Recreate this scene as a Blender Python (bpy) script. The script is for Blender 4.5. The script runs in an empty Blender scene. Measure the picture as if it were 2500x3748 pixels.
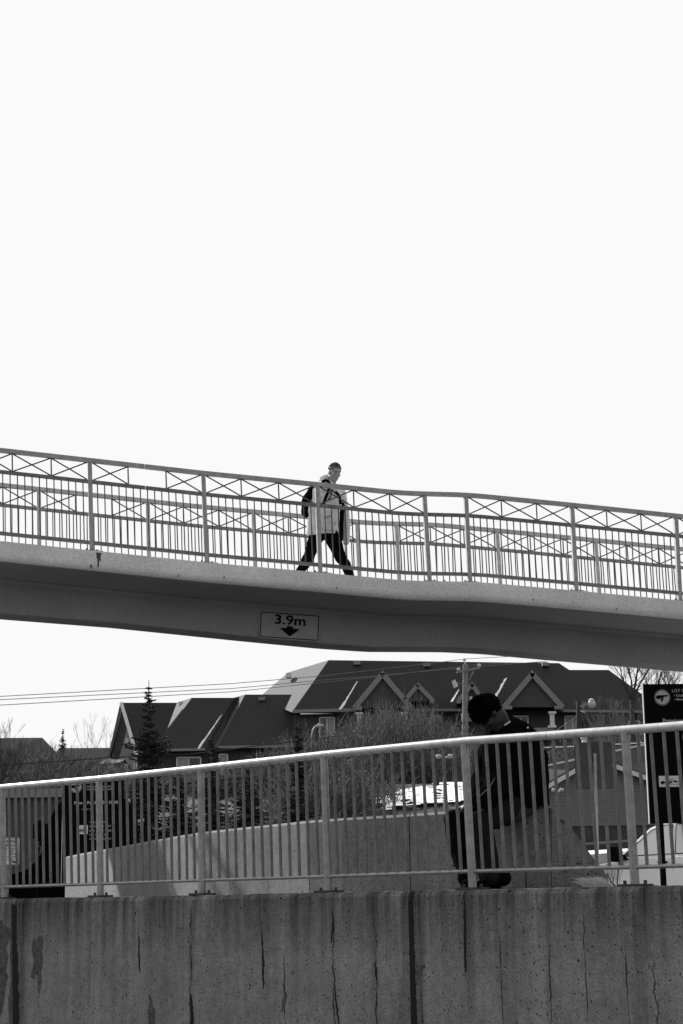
import bpy, bmesh, math, random
from mathutils import Vector, Matrix, noise as mnoise
random.seed(7)
R = math.radians
scene = bpy.context.scene
COL = scene.collection

# ------------------------------------------------------------------ camera, sky, sun, exposure
F, CX, CY = 6500.0, 1250.0, 1874.0
TH = math.atan(1424.0 / F); RO = 0.015
r0 = Vector((1, 0, 0)); FW = Vector((0, math.cos(TH), math.sin(TH))); u0 = Vector((0, -math.sin(TH), math.cos(TH)))
RT = math.cos(RO) * r0 - math.sin(RO) * u0
UP = math.cos(RO) * u0 + math.sin(RO) * r0
EYE = Vector((0, 0, 1.6))
cam = bpy.data.cameras.new('camera'); cam.sensor_fit = 'VERTICAL'; cam.sensor_height = 36.0
cam.lens = F / 3748.0 * 36.0; cam.clip_start = 0.1; cam.clip_end = 3000
co = bpy.data.objects.new('camera', cam); COL.objects.link(co)
co.matrix_world = Matrix(((RT.x, UP.x, -FW.x, EYE.x), (RT.y, UP.y, -FW.y, EYE.y), (RT.z, UP.z, -FW.z, EYE.z), (0, 0, 0, 1)))
scene.camera = co

SUN_EL, SUN_AZ = 31.0, 38.0            # azimuth measured from +Y towards -X
w = bpy.data.worlds.new('World'); scene.world = w; w.use_nodes = True
nt = w.node_tree; nt.nodes.clear()
sk = nt.nodes.new('ShaderNodeTexSky'); sk.sky_type = 'NISHITA'; sk.sun_disc = False
sk.sun_elevation = R(SUN_EL); sk.sun_rotation = R(-SUN_AZ); sk.dust_density = 6.0; sk.air_density = 1.6
bw = nt.nodes.new('ShaderNodeRGBToBW')   # the photograph is black and white
bg = nt.nodes.new('ShaderNodeBackground'); bg.inputs[1].default_value = 0.15
wo = nt.nodes.new('ShaderNodeOutputWorld')
mn = nt.nodes.new('ShaderNodeMath'); mn.operation = 'MINIMUM'; mn.inputs[1].default_value = 2.97   # thin even cloud: no part of the sky is brighter than this
nt.links.new(sk.outputs[0], bw.inputs[0]); nt.links.new(bw.outputs[0], mn.inputs[0]); nt.links.new(mn.outputs[0], bg.inputs[0]); nt.links.new(bg.outputs[0], wo.inputs[0])
sl = bpy.data.lights.new('sun', 'SUN'); sl.energy = 3.2; sl.angle = R(0.6); sl.color = (1, 1, 1)
so = bpy.data.objects.new('sun', sl); COL.objects.link(so)
sd = Vector((-math.sin(R(SUN_AZ)) * math.cos(R(SUN_EL)), math.cos(R(SUN_AZ)) * math.cos(R(SUN_EL)), math.sin(R(SUN_EL))))
so.rotation_euler = sd.to_track_quat('Z', 'Y').to_euler()
scene.view_settings.view_transform = 'Standard'; scene.view_settings.look = 'None'
scene.view_settings.exposure = 1.1; scene.view_settings.gamma = 1.0
scene.view_settings.use_curve_mapping = False
scene.render.engine = 'CYCLES'

# ------------------------------------------------------------------ where things stand
def ray(px, py): return FW * F + RT * (px - CX) - UP * (py - CY)
def at(px, py, Y):
    d = ray(px, py); return EYE + d * (Y / d.y)
def on_z(px, py, z):
    d = ray(px, py); return EYE + d * ((z - EYE.z) / d.z)
AZ = R(-45); WP = at(1700, 3240, 11.9)
WD = Vector((math.sin(AZ), math.cos(AZ), 0)); WB = Vector((math.cos(AZ), -math.sin(AZ), 0))   # along the near wall, and behind it
def wall_pt(px, py, off=0.0):
    d = ray(px, py); P = WP + WB * off; return EYE + d * ((P - EYE).dot(WB) / d.dot(WB))
def wall_s(px, py=3250, off=0.0): return (wall_pt(px, py, off) - WP).dot(WD)
def W(s, off, z): v = WP + WD * s + WB * off; return Vector((v.x, v.y, z))
BA = R(78); BP = at(1200, 2108, 26)
BD = Vector((math.sin(BA), math.cos(BA), 0)); BB = Vector((-math.cos(BA), math.sin(BA), 0))     # along the footbridge, and across it
def B(s, t, z): v = BP + BD * s + BB * t; return Vector((v.x, v.y, z))
def bridge_pt(px, py, t=0.0):
    d = ray(px, py); P = BP + BB * t; return EYE + d * ((P - EYE).dot(BB) / d.dot(BB))
def lerp_tab(tab, x):
    if x <= tab[0][0]:
        (a, b), (c, d) = tab[0], tab[1]; return b + (x - a) * (d - b) / (c - a)
    for (a, b), (c, d) in zip(tab, tab[1:]):
        if x <= c: return b + (x - a) * (d - b) / (c - a)
    (a, b), (c, d) = tab[-2], tab[-1]; return d + (x - c) * (d - b) / (c - a)

# ------------------------------------------------------------------ materials (all grey: a black and white photograph)
MATS = {}
def mat(name, g, rough=0.7, var=0.0, scale=8.0, bump=0.0, metal=0.0, spec=0.3, stretch=None, detail=6.0, fine=0.0, fscale=60.0):
    m = bpy.data.materials.new(name); m.use_nodes = True; n = m.node_tree; b = n.nodes['Principled BSDF']
    b.inputs['Base Color'].default_value = (g, g, g, 1); b.inputs['Roughness'].default_value = rough
    b.inputs['Metallic'].default_value = metal; b.inputs['Specular IOR Level'].default_value = spec
    if spec <= 0.08: b.inputs['IOR'].default_value = 1.06      # matt cloth, hair and matt black paint
    MATS[name] = m
    if var or bump or fine:
        tc = n.nodes.new('ShaderNodeNewGeometry'); mp = n.nodes.new('ShaderNodeMapping')
        mp.inputs['Scale'].default_value = stretch or (1, 1, 1)
        n.links.new(tc.outputs['Position'], mp.inputs[0])
        nz = n.nodes.new('ShaderNodeTexNoise'); nz.inputs['Scale'].default_value = scale; nz.inputs['Detail'].default_value = detail
        nz.inputs['Roughness'].default_value = 0.62
        n.links.new(mp.outputs[0], nz.inputs[0])
        rp = n.nodes.new('ShaderNodeMapRange'); rp.inputs[1].default_value = 0.3; rp.inputs[2].default_value = 0.7
        rp.inputs[3].default_value = g * (1 - var); rp.inputs[4].default_value = g * (1 + var)
        n.links.new(nz.outputs[0], rp.inputs[0])
        out = rp.outputs[0]
        if fine:
            n2 = n.nodes.new('ShaderNodeTexNoise'); n2.inputs['Scale'].default_value = fscale; n2.inputs['Detail'].default_value = 3
            n.links.new(tc.outputs['Position'], n2.inputs[0])
            r2 = n.nodes.new('ShaderNodeMapRange'); r2.inputs[1].default_value = 0.3; r2.inputs[2].default_value = 0.7
            r2.inputs[3].default_value = 1 - fine; r2.inputs[4].default_value = 1 + fine
            n.links.new(n2.outputs[0], r2.inputs[0])
            mu = n.nodes.new('ShaderNodeMath'); mu.operation = 'MULTIPLY'
            n.links.new(out, mu.inputs[0]); n.links.new(r2.outputs[0], mu.inputs[1]); out = mu.outputs[0]
        n.links.new(out, b.inputs['Base Color'])
        if bump:
            bp = n.nodes.new('ShaderNodeBump'); bp.inputs['Strength'].default_value = bump; bp.inputs['Distance'].default_value = 0.02
            n.links.new(nz.outputs[0], bp.inputs['Height']); n.links.new(bp.outputs[0], b.inputs['Normal'])
    return m

def stripes(name, g, period, depth, axis='Z', dark=0.5, var=0.12, sharp=0.9):
    """rows of siding or shingles: thin dark lines every `period` metres"""
    m = mat(name, g, 0.85, var, 6.0, fine=0.15, fscale=30); n = m.node_tree; b = n.nodes['Principled BSDF']
    src = b.inputs['Base Color'].links[0].from_socket
    ge = n.nodes.new('ShaderNodeNewGeometry'); sp = n.nodes.new('ShaderNodeSeparateXYZ'); n.links.new(ge.outputs['Position'], sp.inputs[0])
    a = n.nodes.new('ShaderNodeMath'); a.operation = 'DIVIDE'; a.inputs[1].default_value = period; n.links.new(sp.outputs[axis], a.inputs[0])
    f = n.nodes.new('ShaderNodeMath'); f.operation = 'FRACT'; n.links.new(a.outputs[0], f.inputs[0])
    g2 = n.nodes.new('ShaderNodeMapRange'); g2.inputs[1].default_value = sharp; g2.inputs[2].default_value = 1.0
    g2.inputs[3].default_value = 1.0; g2.inputs[4].default_value = dark; n.links.new(f.outputs[0], g2.inputs[0])
    mu = n.nodes.new('ShaderNodeMath'); mu.operation = 'MULTIPLY'; n.links.new(src, mu.inputs[0]); n.links.new(g2.outputs[0], mu.inputs[1])
    n.links.new(mu.outputs[0], b.inputs['Base Color'])
    return m

def concrete_wall(name, g, cracks, along, origin, pits=True, streak=0.5, stains=()):
    """weathered cast concrete: rain streaks below the coping, air holes, hairline cracks, a faint form line"""
    m = bpy.data.materials.new(name); m.use_nodes = True; n = m.node_tree; b = n.nodes['Principled BSDF']; MATS[name] = m
    N = lambda t, **k: (lambda x: ([setattr(x, a, c) for a, c in k.items()], x)[1])(n.nodes.new(t))
    L = n.links.new
    def mth(op, a, b2=None, c=None, clamp=False):
        x = N('ShaderNodeMath', operation=op); x.use_clamp = clamp
        for i, v in enumerate((a, b2, c)):
            if v is None: continue
            if isinstance(v, (int, float)): x.inputs[i].default_value = v
            else: L(v, x.inputs[i])
        return x.outputs[0]
    def rng(v, a, b2, c, d):
        x = N('ShaderNodeMapRange'); L(v, x.inputs[0])
        for i, q in enumerate((a, b2, c, d)): x.inputs[i + 1].default_value = q
        return x.outputs[0]
    ge = N('ShaderNodeNewGeometry'); sp = N('ShaderNodeSeparateXYZ'); L(ge.outputs['Position'], sp.inputs[0])
    vm = N('ShaderNodeVectorMath', operation='DOT_PRODUCT'); L(ge.outputs['Position'], vm.inputs[0]); vm.inputs[1].default_value = along
    s = mth('SUBTRACT', vm.outputs['Value'], origin); z = sp.outputs['Z']
    def vec(a, c):
        x = N('ShaderNodeCombineXYZ')
        L(mth('MULTIPLY', s, a), x.inputs[0]); L(mth('MULTIPLY', z, c), x.inputs[2]); return x.outputs[0]
    def nz(v, sc, det=5, ro=0.6):
        x = N('ShaderNodeTexNoise'); L(v, x.inputs[0]); x.inputs['Scale'].default_value = sc; x.inputs['Detail'].default_value = det
        x.inputs['Roughness'].default_value = ro; return x.outputs[0]
    v1 = vec(1, 1)
    base = mth('MULTIPLY', rng(nz(v1, 2.2, 6, 0.65), 0.3, 0.7, 0.80, 1.20), rng(nz(v1, 14, 5, 0.75), 0.3, 0.7, 0.78, 1.22))
    grain = rng(nz(v1, 70, 3, 0.8), 0.25, 0.75, 0.5, 1.5)
    st = nz(vec(1, 0.05), 13, 5, 0.7)
    st2 = nz(vec(1, 0.02), 3.5, 3)
    top = rng(z, 1.2, 1.66, 0.25, 1.0)                     # the rain marks run down from the coping and fade
    fade = mth('MULTIPLY', top, streak)
    sk1 = mth('MULTIPLY', rng(st, 0.35, 0.62, 1.0, 0.0), fade); sk1 = mth('SUBTRACT', 1.0, sk1)
    sk2 = mth('MULTIPLY', rng(st2, 0.40, 0.64, 0.8, 0.0), fade); sk2 = mth('SUBTRACT', 1.0, sk2)
    val = mth('MULTIPLY', mth('MULTIPLY', base, grain), mth('MULTIPLY', sk1, sk2))
    # air holes
    def holes(sc, rad, keep):
        vo = N('ShaderNodeTexVoronoi'); L(v1, vo.inputs['Vector']); vo.inputs['Scale'].default_value = sc
        hole = rng(vo.outputs['Distance'], rad * 0.7, rad, 1.0, 0.0)
        sc_ = N('ShaderNodeSeparateXYZ'); L(vo.outputs['Color'], sc_.inputs[0])
        return mth('MULTIPLY', hole, mth('GREATER_THAN', sc_.outputs[0], keep))
    h = mth('MAXIMUM', holes(26, 0.19, 0.35), holes(9, 0.10, 0.5)) if pits else mth('MULTIPLY', s, 0)
    h = mth('MAXIMUM', h, holes(60, 0.24, 0.6)) if pits else h
    # cracks: (s, wander, half width, z low, z high)
    ck = None
    wv = nz(vec(0.6, 1), 5, 5, 0.7); wd = nz(vec(0.3, 1), 6, 2)
    for (cs, wander, hw, zl, zh) in cracks:
        dx = mth('ABSOLUTE', mth('SUBTRACT', mth('ADD', s, mth('MULTIPLY', mth('SUBTRACT', wv, 0.5), wander)), cs))
        thick = mth('MULTIPLY', rng(wd, 0.35, 0.65, 0.25, 1.6), hw)
        c = mth('SUBTRACT', 1.0, mth('DIVIDE', dx, thick, clamp=True)); c = mth('MULTIPLY', c, 2.2, clamp=True)
        c = mth('MULTIPLY', c, mth('MULTIPLY', rng(z, zl - 0.06, zl + 0.06, 0, 1), rng(z, zh - 0.06, zh + 0.06, 1, 0)))
        ck = c if ck is None else mth('MAXIMUM', ck, c)
    for (cs, hw, k_, zl, zh) in stains:       # broad damp runs
        dx = mth('ABSOLUTE', mth('SUBTRACT', mth('ADD', s, mth('MULTIPLY', mth('SUBTRACT', wv, 0.5), 0.12)), cs))
        c = rng(dx, hw * 0.35, hw, k_, 0.0); c = mth('MULTIPLY', c, rng(st, 0.3, 0.6, 1.0, 0.45))
        c = mth('MULTIPLY', c, mth('MULTIPLY', rng(z, zl - 0.1, zl + 0.15, 0, 1), rng(z, zh - 0.05, zh + 0.05, 1, 0)))
        val = mth('MULTIPLY', val, mth('SUBTRACT', 1.0, c))
    dark = mth('MULTIPLY', h, 0.8)
    if ck is not None: dark = mth('MAXIMUM', dark, mth('MULTIPLY', ck, 0.8))
    val = mth('MULTIPLY', val, mth('SUBTRACT', 1.0, dark))
    L(mth('MULTIPLY', val, g), b.inputs['Base Color']); b.inputs['Roughness'].default_value = 0.9
    b.inputs['Specular IOR Level'].default_value = 0.2
    bp = N('ShaderNodeBump'); bp.inputs['Strength'].default_value = 0.5; bp.inputs['Distance'].default_value = 0.01
    L(mth('SUBTRACT', mth('MULTIPLY', grain, 0.3), dark), bp.inputs['Height']); L(bp.outputs[0], b.inputs['Normal'])
    return m

mat('steel', 0.27, 0.42, 0.25, 14, 0.0, 0.45, 0.5, fine=0.12)
mat('rail_steel', 0.55, 0.36, 0.2, 14, 0.0, 0.35, 0.6, fine=0.1)
mat('steel_dull', 0.15, 0.55, 0.3, 10, 0.1, 0.3, 0.4, fine=0.15)
mat('plate_dark', 0.05, 0.8, 0.4, 30, 0.3)
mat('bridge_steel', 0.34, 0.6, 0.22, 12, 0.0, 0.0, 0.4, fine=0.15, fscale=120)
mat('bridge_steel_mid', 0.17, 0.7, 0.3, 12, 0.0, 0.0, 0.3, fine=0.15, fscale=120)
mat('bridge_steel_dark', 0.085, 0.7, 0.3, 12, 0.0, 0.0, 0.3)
mat('girder_paint_shade', 0.21, 0.8, 0.1, 0.8, 0.0, fine=0.16, fscale=45)  # dark girder paint; on the soffit it puts in the shade under the deck
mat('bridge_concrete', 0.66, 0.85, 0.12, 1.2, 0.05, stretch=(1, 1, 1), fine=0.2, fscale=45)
mat('asphalt', 0.055, 0.9, 0.25, 3, 0.2)
mat('soil', 0.05, 0.95, 0.45, 1.2, 0.4, fine=0.3, fscale=14)
mat('walk', 0.22, 0.9, 0.2, 5, 0.1)
mat('snow', 0.86, 0.7, 0.06, 3, 0.3)
mat('skin', 0.31, 0.55, 0.12, 30)
mat('skin_dark', 0.022, 0.6, 0.12, 30)
mat('hair', 0.13, 0.7, 0.3, 90)
mat('hair_black', 0.003, 0.9, spec=0.03)
mat('parka', 0.62, 0.85, 0.14, 14, 0.5, detail=3)
mat('cloth_black', 0.005, 0.95, 0.3, 20, 0.5, spec=0.03)
mat('trousers_dark', 0.006, 0.95, 0.25, 18, 0.5, spec=0.03)
mat('jeans_lit_grey', 0.015, 0.9, 0.3, 22, 0.6, spec=0.05)  # greyer than the far leg: light on the near leg put into the colour
mat('strap_black', 0.005, 0.9, spec=0.05)
mat('sign_black', 0.006, 0.7, spec=0.08)
mat('sign_white', 0.55, 0.6, 0.08, 20)
mat('sign_grey', 0.36, 0.6)
mat('sign_back', 0.055, 0.6, 0.15, 6)
mat('sign_edge', 0.6, 0.4)
mat('plate_grey', 0.25, 0.8, 0.1, 6, fine=0.12)
mat('car_white', 0.9, 0.25, spec=0.6)
mat('car_black', 0.004, 0.55, spec=0.06)
mat('car_glass', 0.42, 0.08, metal=0.7, spec=0.6)
mat('car_glass_dark', 0.004, 0.4, spec=0.08)
mat('rubber', 0.010, 0.8, spec=0.08)
mat('rim', 0.12, 0.4, metal=0.6)
mat('lamp_white', 0.45, 0.5)
mat('wood_pole', 0.21, 0.9, 0.3, 10, stretch=(6, 6, 0.4), fine=0.2, fscale=14)
mat('cable', 0.02, 0.7); mat('wire_grey', 0.16, 0.6)
mat('bark', 0.05, 0.95, 0.3, 6); mat('twig', 0.075, 0.9, 0.4, 3); mat('twig_light', 0.26, 0.8)
mat('bark_pale', 0.16, 0.9, 0.3, 5)
mat('needle', 0.04, 0.9, 0.4, 4); mat('needle_light', 0.085, 0.85)
mat('trim', 0.22, 0.75, 0.1, 8); mat('trim_white', 0.62, 0.7, 0.1, 5); mat('win_pane', 0.035, 0.12, spec=0.6)
mat('blind', 0.36, 0.9, 0.2, 7, stretch=(3, 1, 0.1)); mat('stone', 0.085, 0.9, 0.4, 7, 0.5)
mat('dry_grass', 0.42, 0.9); mat('foundation', 0.06, 0.9, 0.3, 3)
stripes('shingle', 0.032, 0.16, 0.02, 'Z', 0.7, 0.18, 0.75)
stripes('shingle_pale_lit', 0.062, 0.2, 0.02, 'Z', 0.75, 0.12, 0.7)  # lighter copy of the shingles: sun on left slopes put into the colour
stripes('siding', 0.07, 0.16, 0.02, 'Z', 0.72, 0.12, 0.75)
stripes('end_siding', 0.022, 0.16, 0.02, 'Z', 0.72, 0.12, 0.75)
stripes('siding_light', 0.17, 0.1, 0.02, 'Z', 0.55, 0.1, 0.82)
stripes('ribbed', 0.075, 0.3, 0.02, 'X', 0.8, 0.12, 0.8)

# ------------------------------------------------------------------ building helpers
def root_loc(o):
    v = Vector((0, 0, 0))
    while o is not None: v += o.location; o = o.parent
    return v
def tag(o, label=None, cat=None, group=None, kind=None):
    if label: o['label'] = label
    if cat: o['category'] = cat
    if group: o['group'] = group
    if kind: o['kind'] = kind
    return o
def thing(name, loc, label, cat, group=None):
    o = bpy.data.objects.new(name, None); COL.objects.link(o); o.location = loc; o.empty_display_size = 0.2
    return tag(o, label, cat, group)
class MB:
    def __init__(s): s.v = []; s.f = []; s.m = []; s.mi = 0
    def add(s, vs, fs):
        k = len(s.v); s.v += [Vector(v) for v in vs]; s.f += [tuple(i + k for i in f) for f in fs]; s.m += [s.mi] * len(fs); return s
    def box(s, c, sx, sy, sz, X=Vector((1, 0, 0)), Y=Vector((0, 1, 0)), Z=Vector((0, 0, 1))):
        c = Vector(c); vs = [c + X * (a * sx / 2) + Y * (b * sy / 2) + Z * (d * sz / 2) for a in (-1, 1) for b in (-1, 1) for d in (-1, 1)]
        return s.add(vs, [(0, 1, 3, 2), (4, 6, 7, 5), (0, 4, 5, 1), (2, 3, 7, 6), (0, 2, 6, 4), (1, 5, 7, 3)])
    def bar(s, a, b, w, h, up=Vector((0, 0, 1))):
        a = Vector(a); b = Vector(b); d = (b - a); L = d.length; d = d.normalized(); x = d.cross(up)
        if x.length < 1e-4: x = d.cross(Vector((0, 1, 0)))
        x.normalize(); u = x.cross(d).normalized(); return s.box((a + b) / 2, L, w, h, d, x, u)
    def tube(s, pts, rad, n=8, caps=True):
        pts = [Vector(p) for p in pts]; k = len(s.v); rs = rad if isinstance(rad, (list, tuple)) else [rad] * len(pts)
        prev = None
        for i, p in enumerate(pts):
            d = (pts[min(i + 1, len(pts) - 1)] - pts[max(i - 1, 0)]).normalized()
            if prev is None:
                x = d.cross(Vector((0, 0, 1)));
                if x.length < 0.05: x = d.cross(Vector((0, 1, 0)))
            else: x = prev - d * prev.dot(d)
            x.normalize(); prev = x; y = d.cross(x)
            for j in range(n):
                a = 2 * math.pi * j / n; s.v.append(p + (x * math.cos(a) + y * math.sin(a)) * rs[i])
        for i in range(len(pts) - 1):
            for j in range(n):
                j2 = (j + 1) % n; s.f.append((k + i * n + j, k + i * n + j2, k + (i + 1) * n + j2, k + (i + 1) * n + j)); s.m.append(s.mi)
        if caps:
            s.f.append(tuple(k + j for j in range(n - 1, -1, -1))); s.m.append(s.mi)
            e = k + (len(pts) - 1) * n; s.f.append(tuple(e + j for j in range(n))); s.m.append(s.mi)
        return s
    def prism(s, pts, ext):
        """polygon extruded along the vector ext"""
        pts = [Vector(p) for p in pts]; ext = Vector(ext); n = len(pts)
        return s.add(pts + [p + ext for p in pts], [tuple(range(n)), tuple(range(2 * n - 1, n - 1, -1))] + [(i, i + n, (i + 1) % n + n, (i + 1) % n) for i in range(n)])
    def ball(s, c, r, n=10, m=7, X=Vector((1, 0, 0)), Y=Vector((0, 1, 0)), Z=Vector((0, 0, 1))):
        c = Vector(c); r = r if isinstance(r, (tuple, list)) else (r, r, r); vs = [c + Z * r[2]]; fs = []
        for i in range(1, m):
            t = math.pi * i / m
            for j in range(n):
                p = 2 * math.pi * j / n
                vs.append(c + X * (r[0] * math.sin(t) * math.cos(p)) + Y * (r[1] * math.sin(t) * math.sin(p)) + Z * (r[2] * math.cos(t)))
        vs.append(c - Z * r[2]); e = len(vs) - 1
        for j in range(n):
            fs.append((0, 1 + j, 1 + (j + 1) % n)); fs.append((e, e - n + (j + 1) % n, e - n + j))
        for i in range(m - 2):
            for j in range(n):
                a = 1 + i * n + j; b2 = 1 + i * n + (j + 1) % n; fs.append((a, a + n, b2 + n, b2))
        return s.add(vs, fs)
    def mesh(s, name, mats, off=Vector((0, 0, 0)), smooth=False):
        me = bpy.data.meshes.new(name); me.from_pydata([tuple(v - off) for v in s.v], [], s.f)
        for mm in (mats if isinstance(mats, (list, tuple)) else [mats]): me.materials.append(MATS[mm])
        if any(s.m): me.polygons.foreach_set('material_index', s.m)
        if smooth: me.polygons.foreach_set('use_smooth', [True] * len(me.polygons))
        me.update(); return me
    def build(s, name, mats, parent=None, base=None, smooth=False, fix=True, bevel=0.0):
        off = root_loc(parent) if parent is not None else (Vector(base) if base is not None else Vector((0, 0, 0)))
        me = s.mesh(name, mats, off, smooth)
        if fix or bevel:
            bm = bmesh.new(); bm.from_mesh(me)
            if bevel:
                bmesh.ops.recalc_face_normals(bm, faces=bm.faces)
                bmesh.ops.bevel(bm, geom=[e for e in bm.edges if e.is_manifold and e.calc_face_angle(0) > 0.5], offset=bevel, segments=2, affect='EDGES', clamp_overlap=True)
            bmesh.ops.recalc_face_normals(bm, faces=bm.faces); bm.to_mesh(me); bm.free()
        o = bpy.data.objects.new(name, me); COL.objects.link(o)
        if parent is not None: o.parent = parent
        elif base is not None: o.location = base
        if smooth: smooth_by_angle(o, 50)
        return o
def inst(name, me, loc, parent=None, rot=None, scale=None):
    o = bpy.data.objects.new(name, me); COL.objects.link(o)
    if parent is not None: o.parent = parent; o.location = Vector(loc) - root_loc(parent)
    else: o.location = loc
    if rot: o.rotation_euler = rot
    if scale: o.scale = scale
    return o
def smooth_by_angle(o, ang=40):
    me = o.data; me.polygons.foreach_set('use_smooth', [True] * len(me.polygons))
    bm = bmesh.new(); bm.from_mesh(me)
    for e in bm.edges:
        e.smooth = (not e.is_manifold) or e.calc_face_angle(0) < R(ang)
    bm.to_mesh(me); bm.free(); return o
def flesh(mb, name, mats, parent, voxel=0.012, smooth=4, disp=0.0, dscale=0.1):
    """overlapping limbs and masses fused into one continuous skin"""
    off = root_loc(parent)
    me = mb.mesh(name + '_raw', mats, off)
    tmp = bpy.data.objects.new(name, me); COL.objects.link(tmp)
    rm = tmp.modifiers.new('r', 'REMESH'); rm.mode = 'VOXEL'; rm.voxel_size = voxel
    if smooth:
        sm = tmp.modifiers.new('s', 'SMOOTH'); sm.factor = 0.5; sm.iterations = smooth
    dg = bpy.context.evaluated_depsgraph_get(); dg.update()
    out = bpy.data.meshes.new_from_object(tmp.evaluated_get(dg)); tmp.modifiers.clear(); tmp.data = out; tmp.parent = parent
    if disp:
        for v in out.vertices:
            p = v.co / dscale; k = mnoise.noise(Vector((p.x, p.y, p.z * 0.6)))
            v.co += v.normal * (k * disp)
    out.materials.clear(); out.materials.append(MATS[mats if isinstance(mats, str) else mats[0]])
    out.polygons.foreach_set('use_smooth', [True] * len(out.polygons)); bpy.data.meshes.remove(me)
    return tmp
def text_obj(body, size, origin, X, Z, name, matn, parent, extrude=0.0006, align='LEFT', bold=0.0, xs=1.0, shear=0.0):
    """flat lettering lying on a board: X along the line, Z up the board"""
    cu = bpy.data.curves.new('t', 'FONT'); cu.body = body; cu.size = size; cu.align_x = align; cu.extrude = extrude
    cu.offset = bold * size; cu.shear = shear; cu.resolution_u = 3
    to = bpy.data.objects.new('t', cu); COL.objects.link(to)
    dg = bpy.context.evaluated_depsgraph_get(); dg.update()
    me = bpy.data.meshes.new_from_object(to.evaluated_get(dg)); bpy.data.objects.remove(to); bpy.data.curves.remove(cu)
    me.name = name; X = X.normalized(); Z = Z.normalized(); Nn = X.cross(Z); off = Vector(origin) - root_loc(parent)
    for v in me.vertices: v.co = off + X * (v.co.x * xs) + Z * v.co.y + Nn * v.co.z
    me.materials.clear(); me.materials.append(MATS[matn])
    o = bpy.data.objects.new(name, me); COL.objects.link(o); o.parent = parent; return o

# ------------------------------------------------------------------ the ground
def hgt(x, y):
    tab = [(0, 1.24), (42, 1.24), (50, 2.0), (60, 4.6), (66, 5.5), (85, 7.2), (105, 8.5), (160, 9.0), (900, 9.5)]
    h = lerp_tab(tab, y)
    if y > 42: h += 0.35 * mnoise.noise(Vector((x * 0.08, y * 0.08, 0))) * min(1, (y - 42) / 20)
    return h
rows = []
dist = [1.2, 2, 3, 4.5, 7, 10, 14, 18, 23, 28, 34, 38, 42, 45, 48, 51, 54, 57, 60, 63, 66, 70, 75, 80, 86, 92, 98, 105, 115, 130, 160, 220, 400, 900]
m = MB(); ss = [-900, -400, -160, -90] + list(range(-60, 121, 4)) + [160, 400, 900]
for dd in dist:
    for s in ss:
        p = W(s, dd, 0); m.v.append(Vector((p.x, p.y, hgt(p.x, p.y))))
nc = len(ss)
for i in range(len(dist) - 1):
    for j in range(nc - 1):
        m.f.append((i * nc + j, i * nc + j + 1, (i + 1) * nc + j + 1, (i + 1) * nc + j)); m.m.append(0)
tag(m.build('ground', 'soil', smooth=True), kind='structure')
m = MB(); a = -0.5
m.add([W(-900, a, 0), W(900, a, 0), W(900, a - 1500, 0), W(-900, a - 1500, 0)], [(0, 1, 2, 3)])
tag(m.build('road', 'asphalt'), kind='structure')

# parapet line (top height 2.24) seen behind the railing
PZ = 2.24
par_px = [(240, 3135), (300, 3123), (360, 3112), (466, 3093), (560, 3075), (633, 3062), (735, 3045), (842, 3033), (1000, 3017), (1130, 3003), (1250, 2994), (1400, 2985), (1497, 2979), (1650, 2968), (1780, 2961), (1915, 2953), (2010, 2950)]
par = [on_z(x, y, PZ) for x, y in par_px]
# walkway behind the wall
m = MB(); n = len(par)
front = [W(wall_s(-60), 0.22, 1.645)] + [W((p - WP).dot(WD), 0.22, 1.645) for p in par] + [W(-6.5, 0.22, 1.645)]
rear = [Vector((par[0].x - 3, par[0].y + 3, 1.645))] + [Vector((p.x, p.y, 1.645)) for p in par] + [Vector((par[-1].x + 6.4, par[-1].y - 5.6, 1.645))]
front[0] = W((par[0] - WP).dot(WD) + 2, 0.22, 1.645)
for i in range(len(front) - 1):
    q = [front[i], front[i + 1], rear[i + 1], rear[i]]; m.prism(q, (0, 0, -0.42))
tag(m.build('walkway', 'walk'), kind='structure')

# ------------------------------------------------------------------ near retaining wall
FO = -0.12; TOPZ = 1.662
S = lambda px, py=3400: wall_s(px, py, FO)
crk = [(S(700, 3500), 0.14, 0.010, -0.5, 1.62), (S(330, 3450), 0.05, 0.003, 0.9, 1.3), (S(508, 3500), 0.06, 0.004, 1.1, 1.45), (S(960, 3480), 0.05, 0.009, 1.05, 1.42),
       (S(1042, 3650), 0.08, 0.009, -0.5, 1.2), (S(1222, 3500), 0.12, 0.008, -0.5, 1.5), (S(1376, 3550), 0.1, 0.007, -0.5, 1.42), (S(1702, 3450), 0.05, 0.010, 1.15, 1.66),
       (S(1835, 3600), 0.04, 0.004, -0.5, 1.4), (S(2015, 3600), 0.06, 0.006, -0.5, 1.3), (S(2140, 3480), 0.06, 0.005, 0.9, 1.5), (S(2400, 3600), 0.14, 0.010, -0.5, 1.2), (S(2290, 3500), 0.05, 0.006, 0.8, 1.3)]
concrete_wall('wall_concrete', 0.245, crk, WD, WP.dot(WD), True, 0.75, [(S(1478), .10, .45, .2, 1.7), (S(1530), .08, .75, -.5, 1.7), (S(78), .13, .65, -.5, 1.7), (S(700), .06, .35, .6, 1.7), (S(1715), .05, .5, .9, 1.7), (S(2310), .12, .4, .3, 1.7), (S(2010), .05, .35, .8, 1.7), (S(1370), .04, .3, .9, 1.7), (S(1180), .05, .25, 1.1, 1.7), (S(240), .12, .3, 1.3, 1.7), (S(1840), .05, .3, .5, 1.7), (S(380), .05, .3, 1.2, 1.7), (S(1000), .07, .25, 1.1, 1.7)])
concrete_wall('parapet_concrete', 0.175, [(wall_s(520, 3200, 2.5), .05, .005, 1.6, 2.3), (wall_s(1120, 3100, 1.8), .06, .006, 1.6, 2.3)], WD, WP.dot(WD), True, 0.12)
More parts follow.
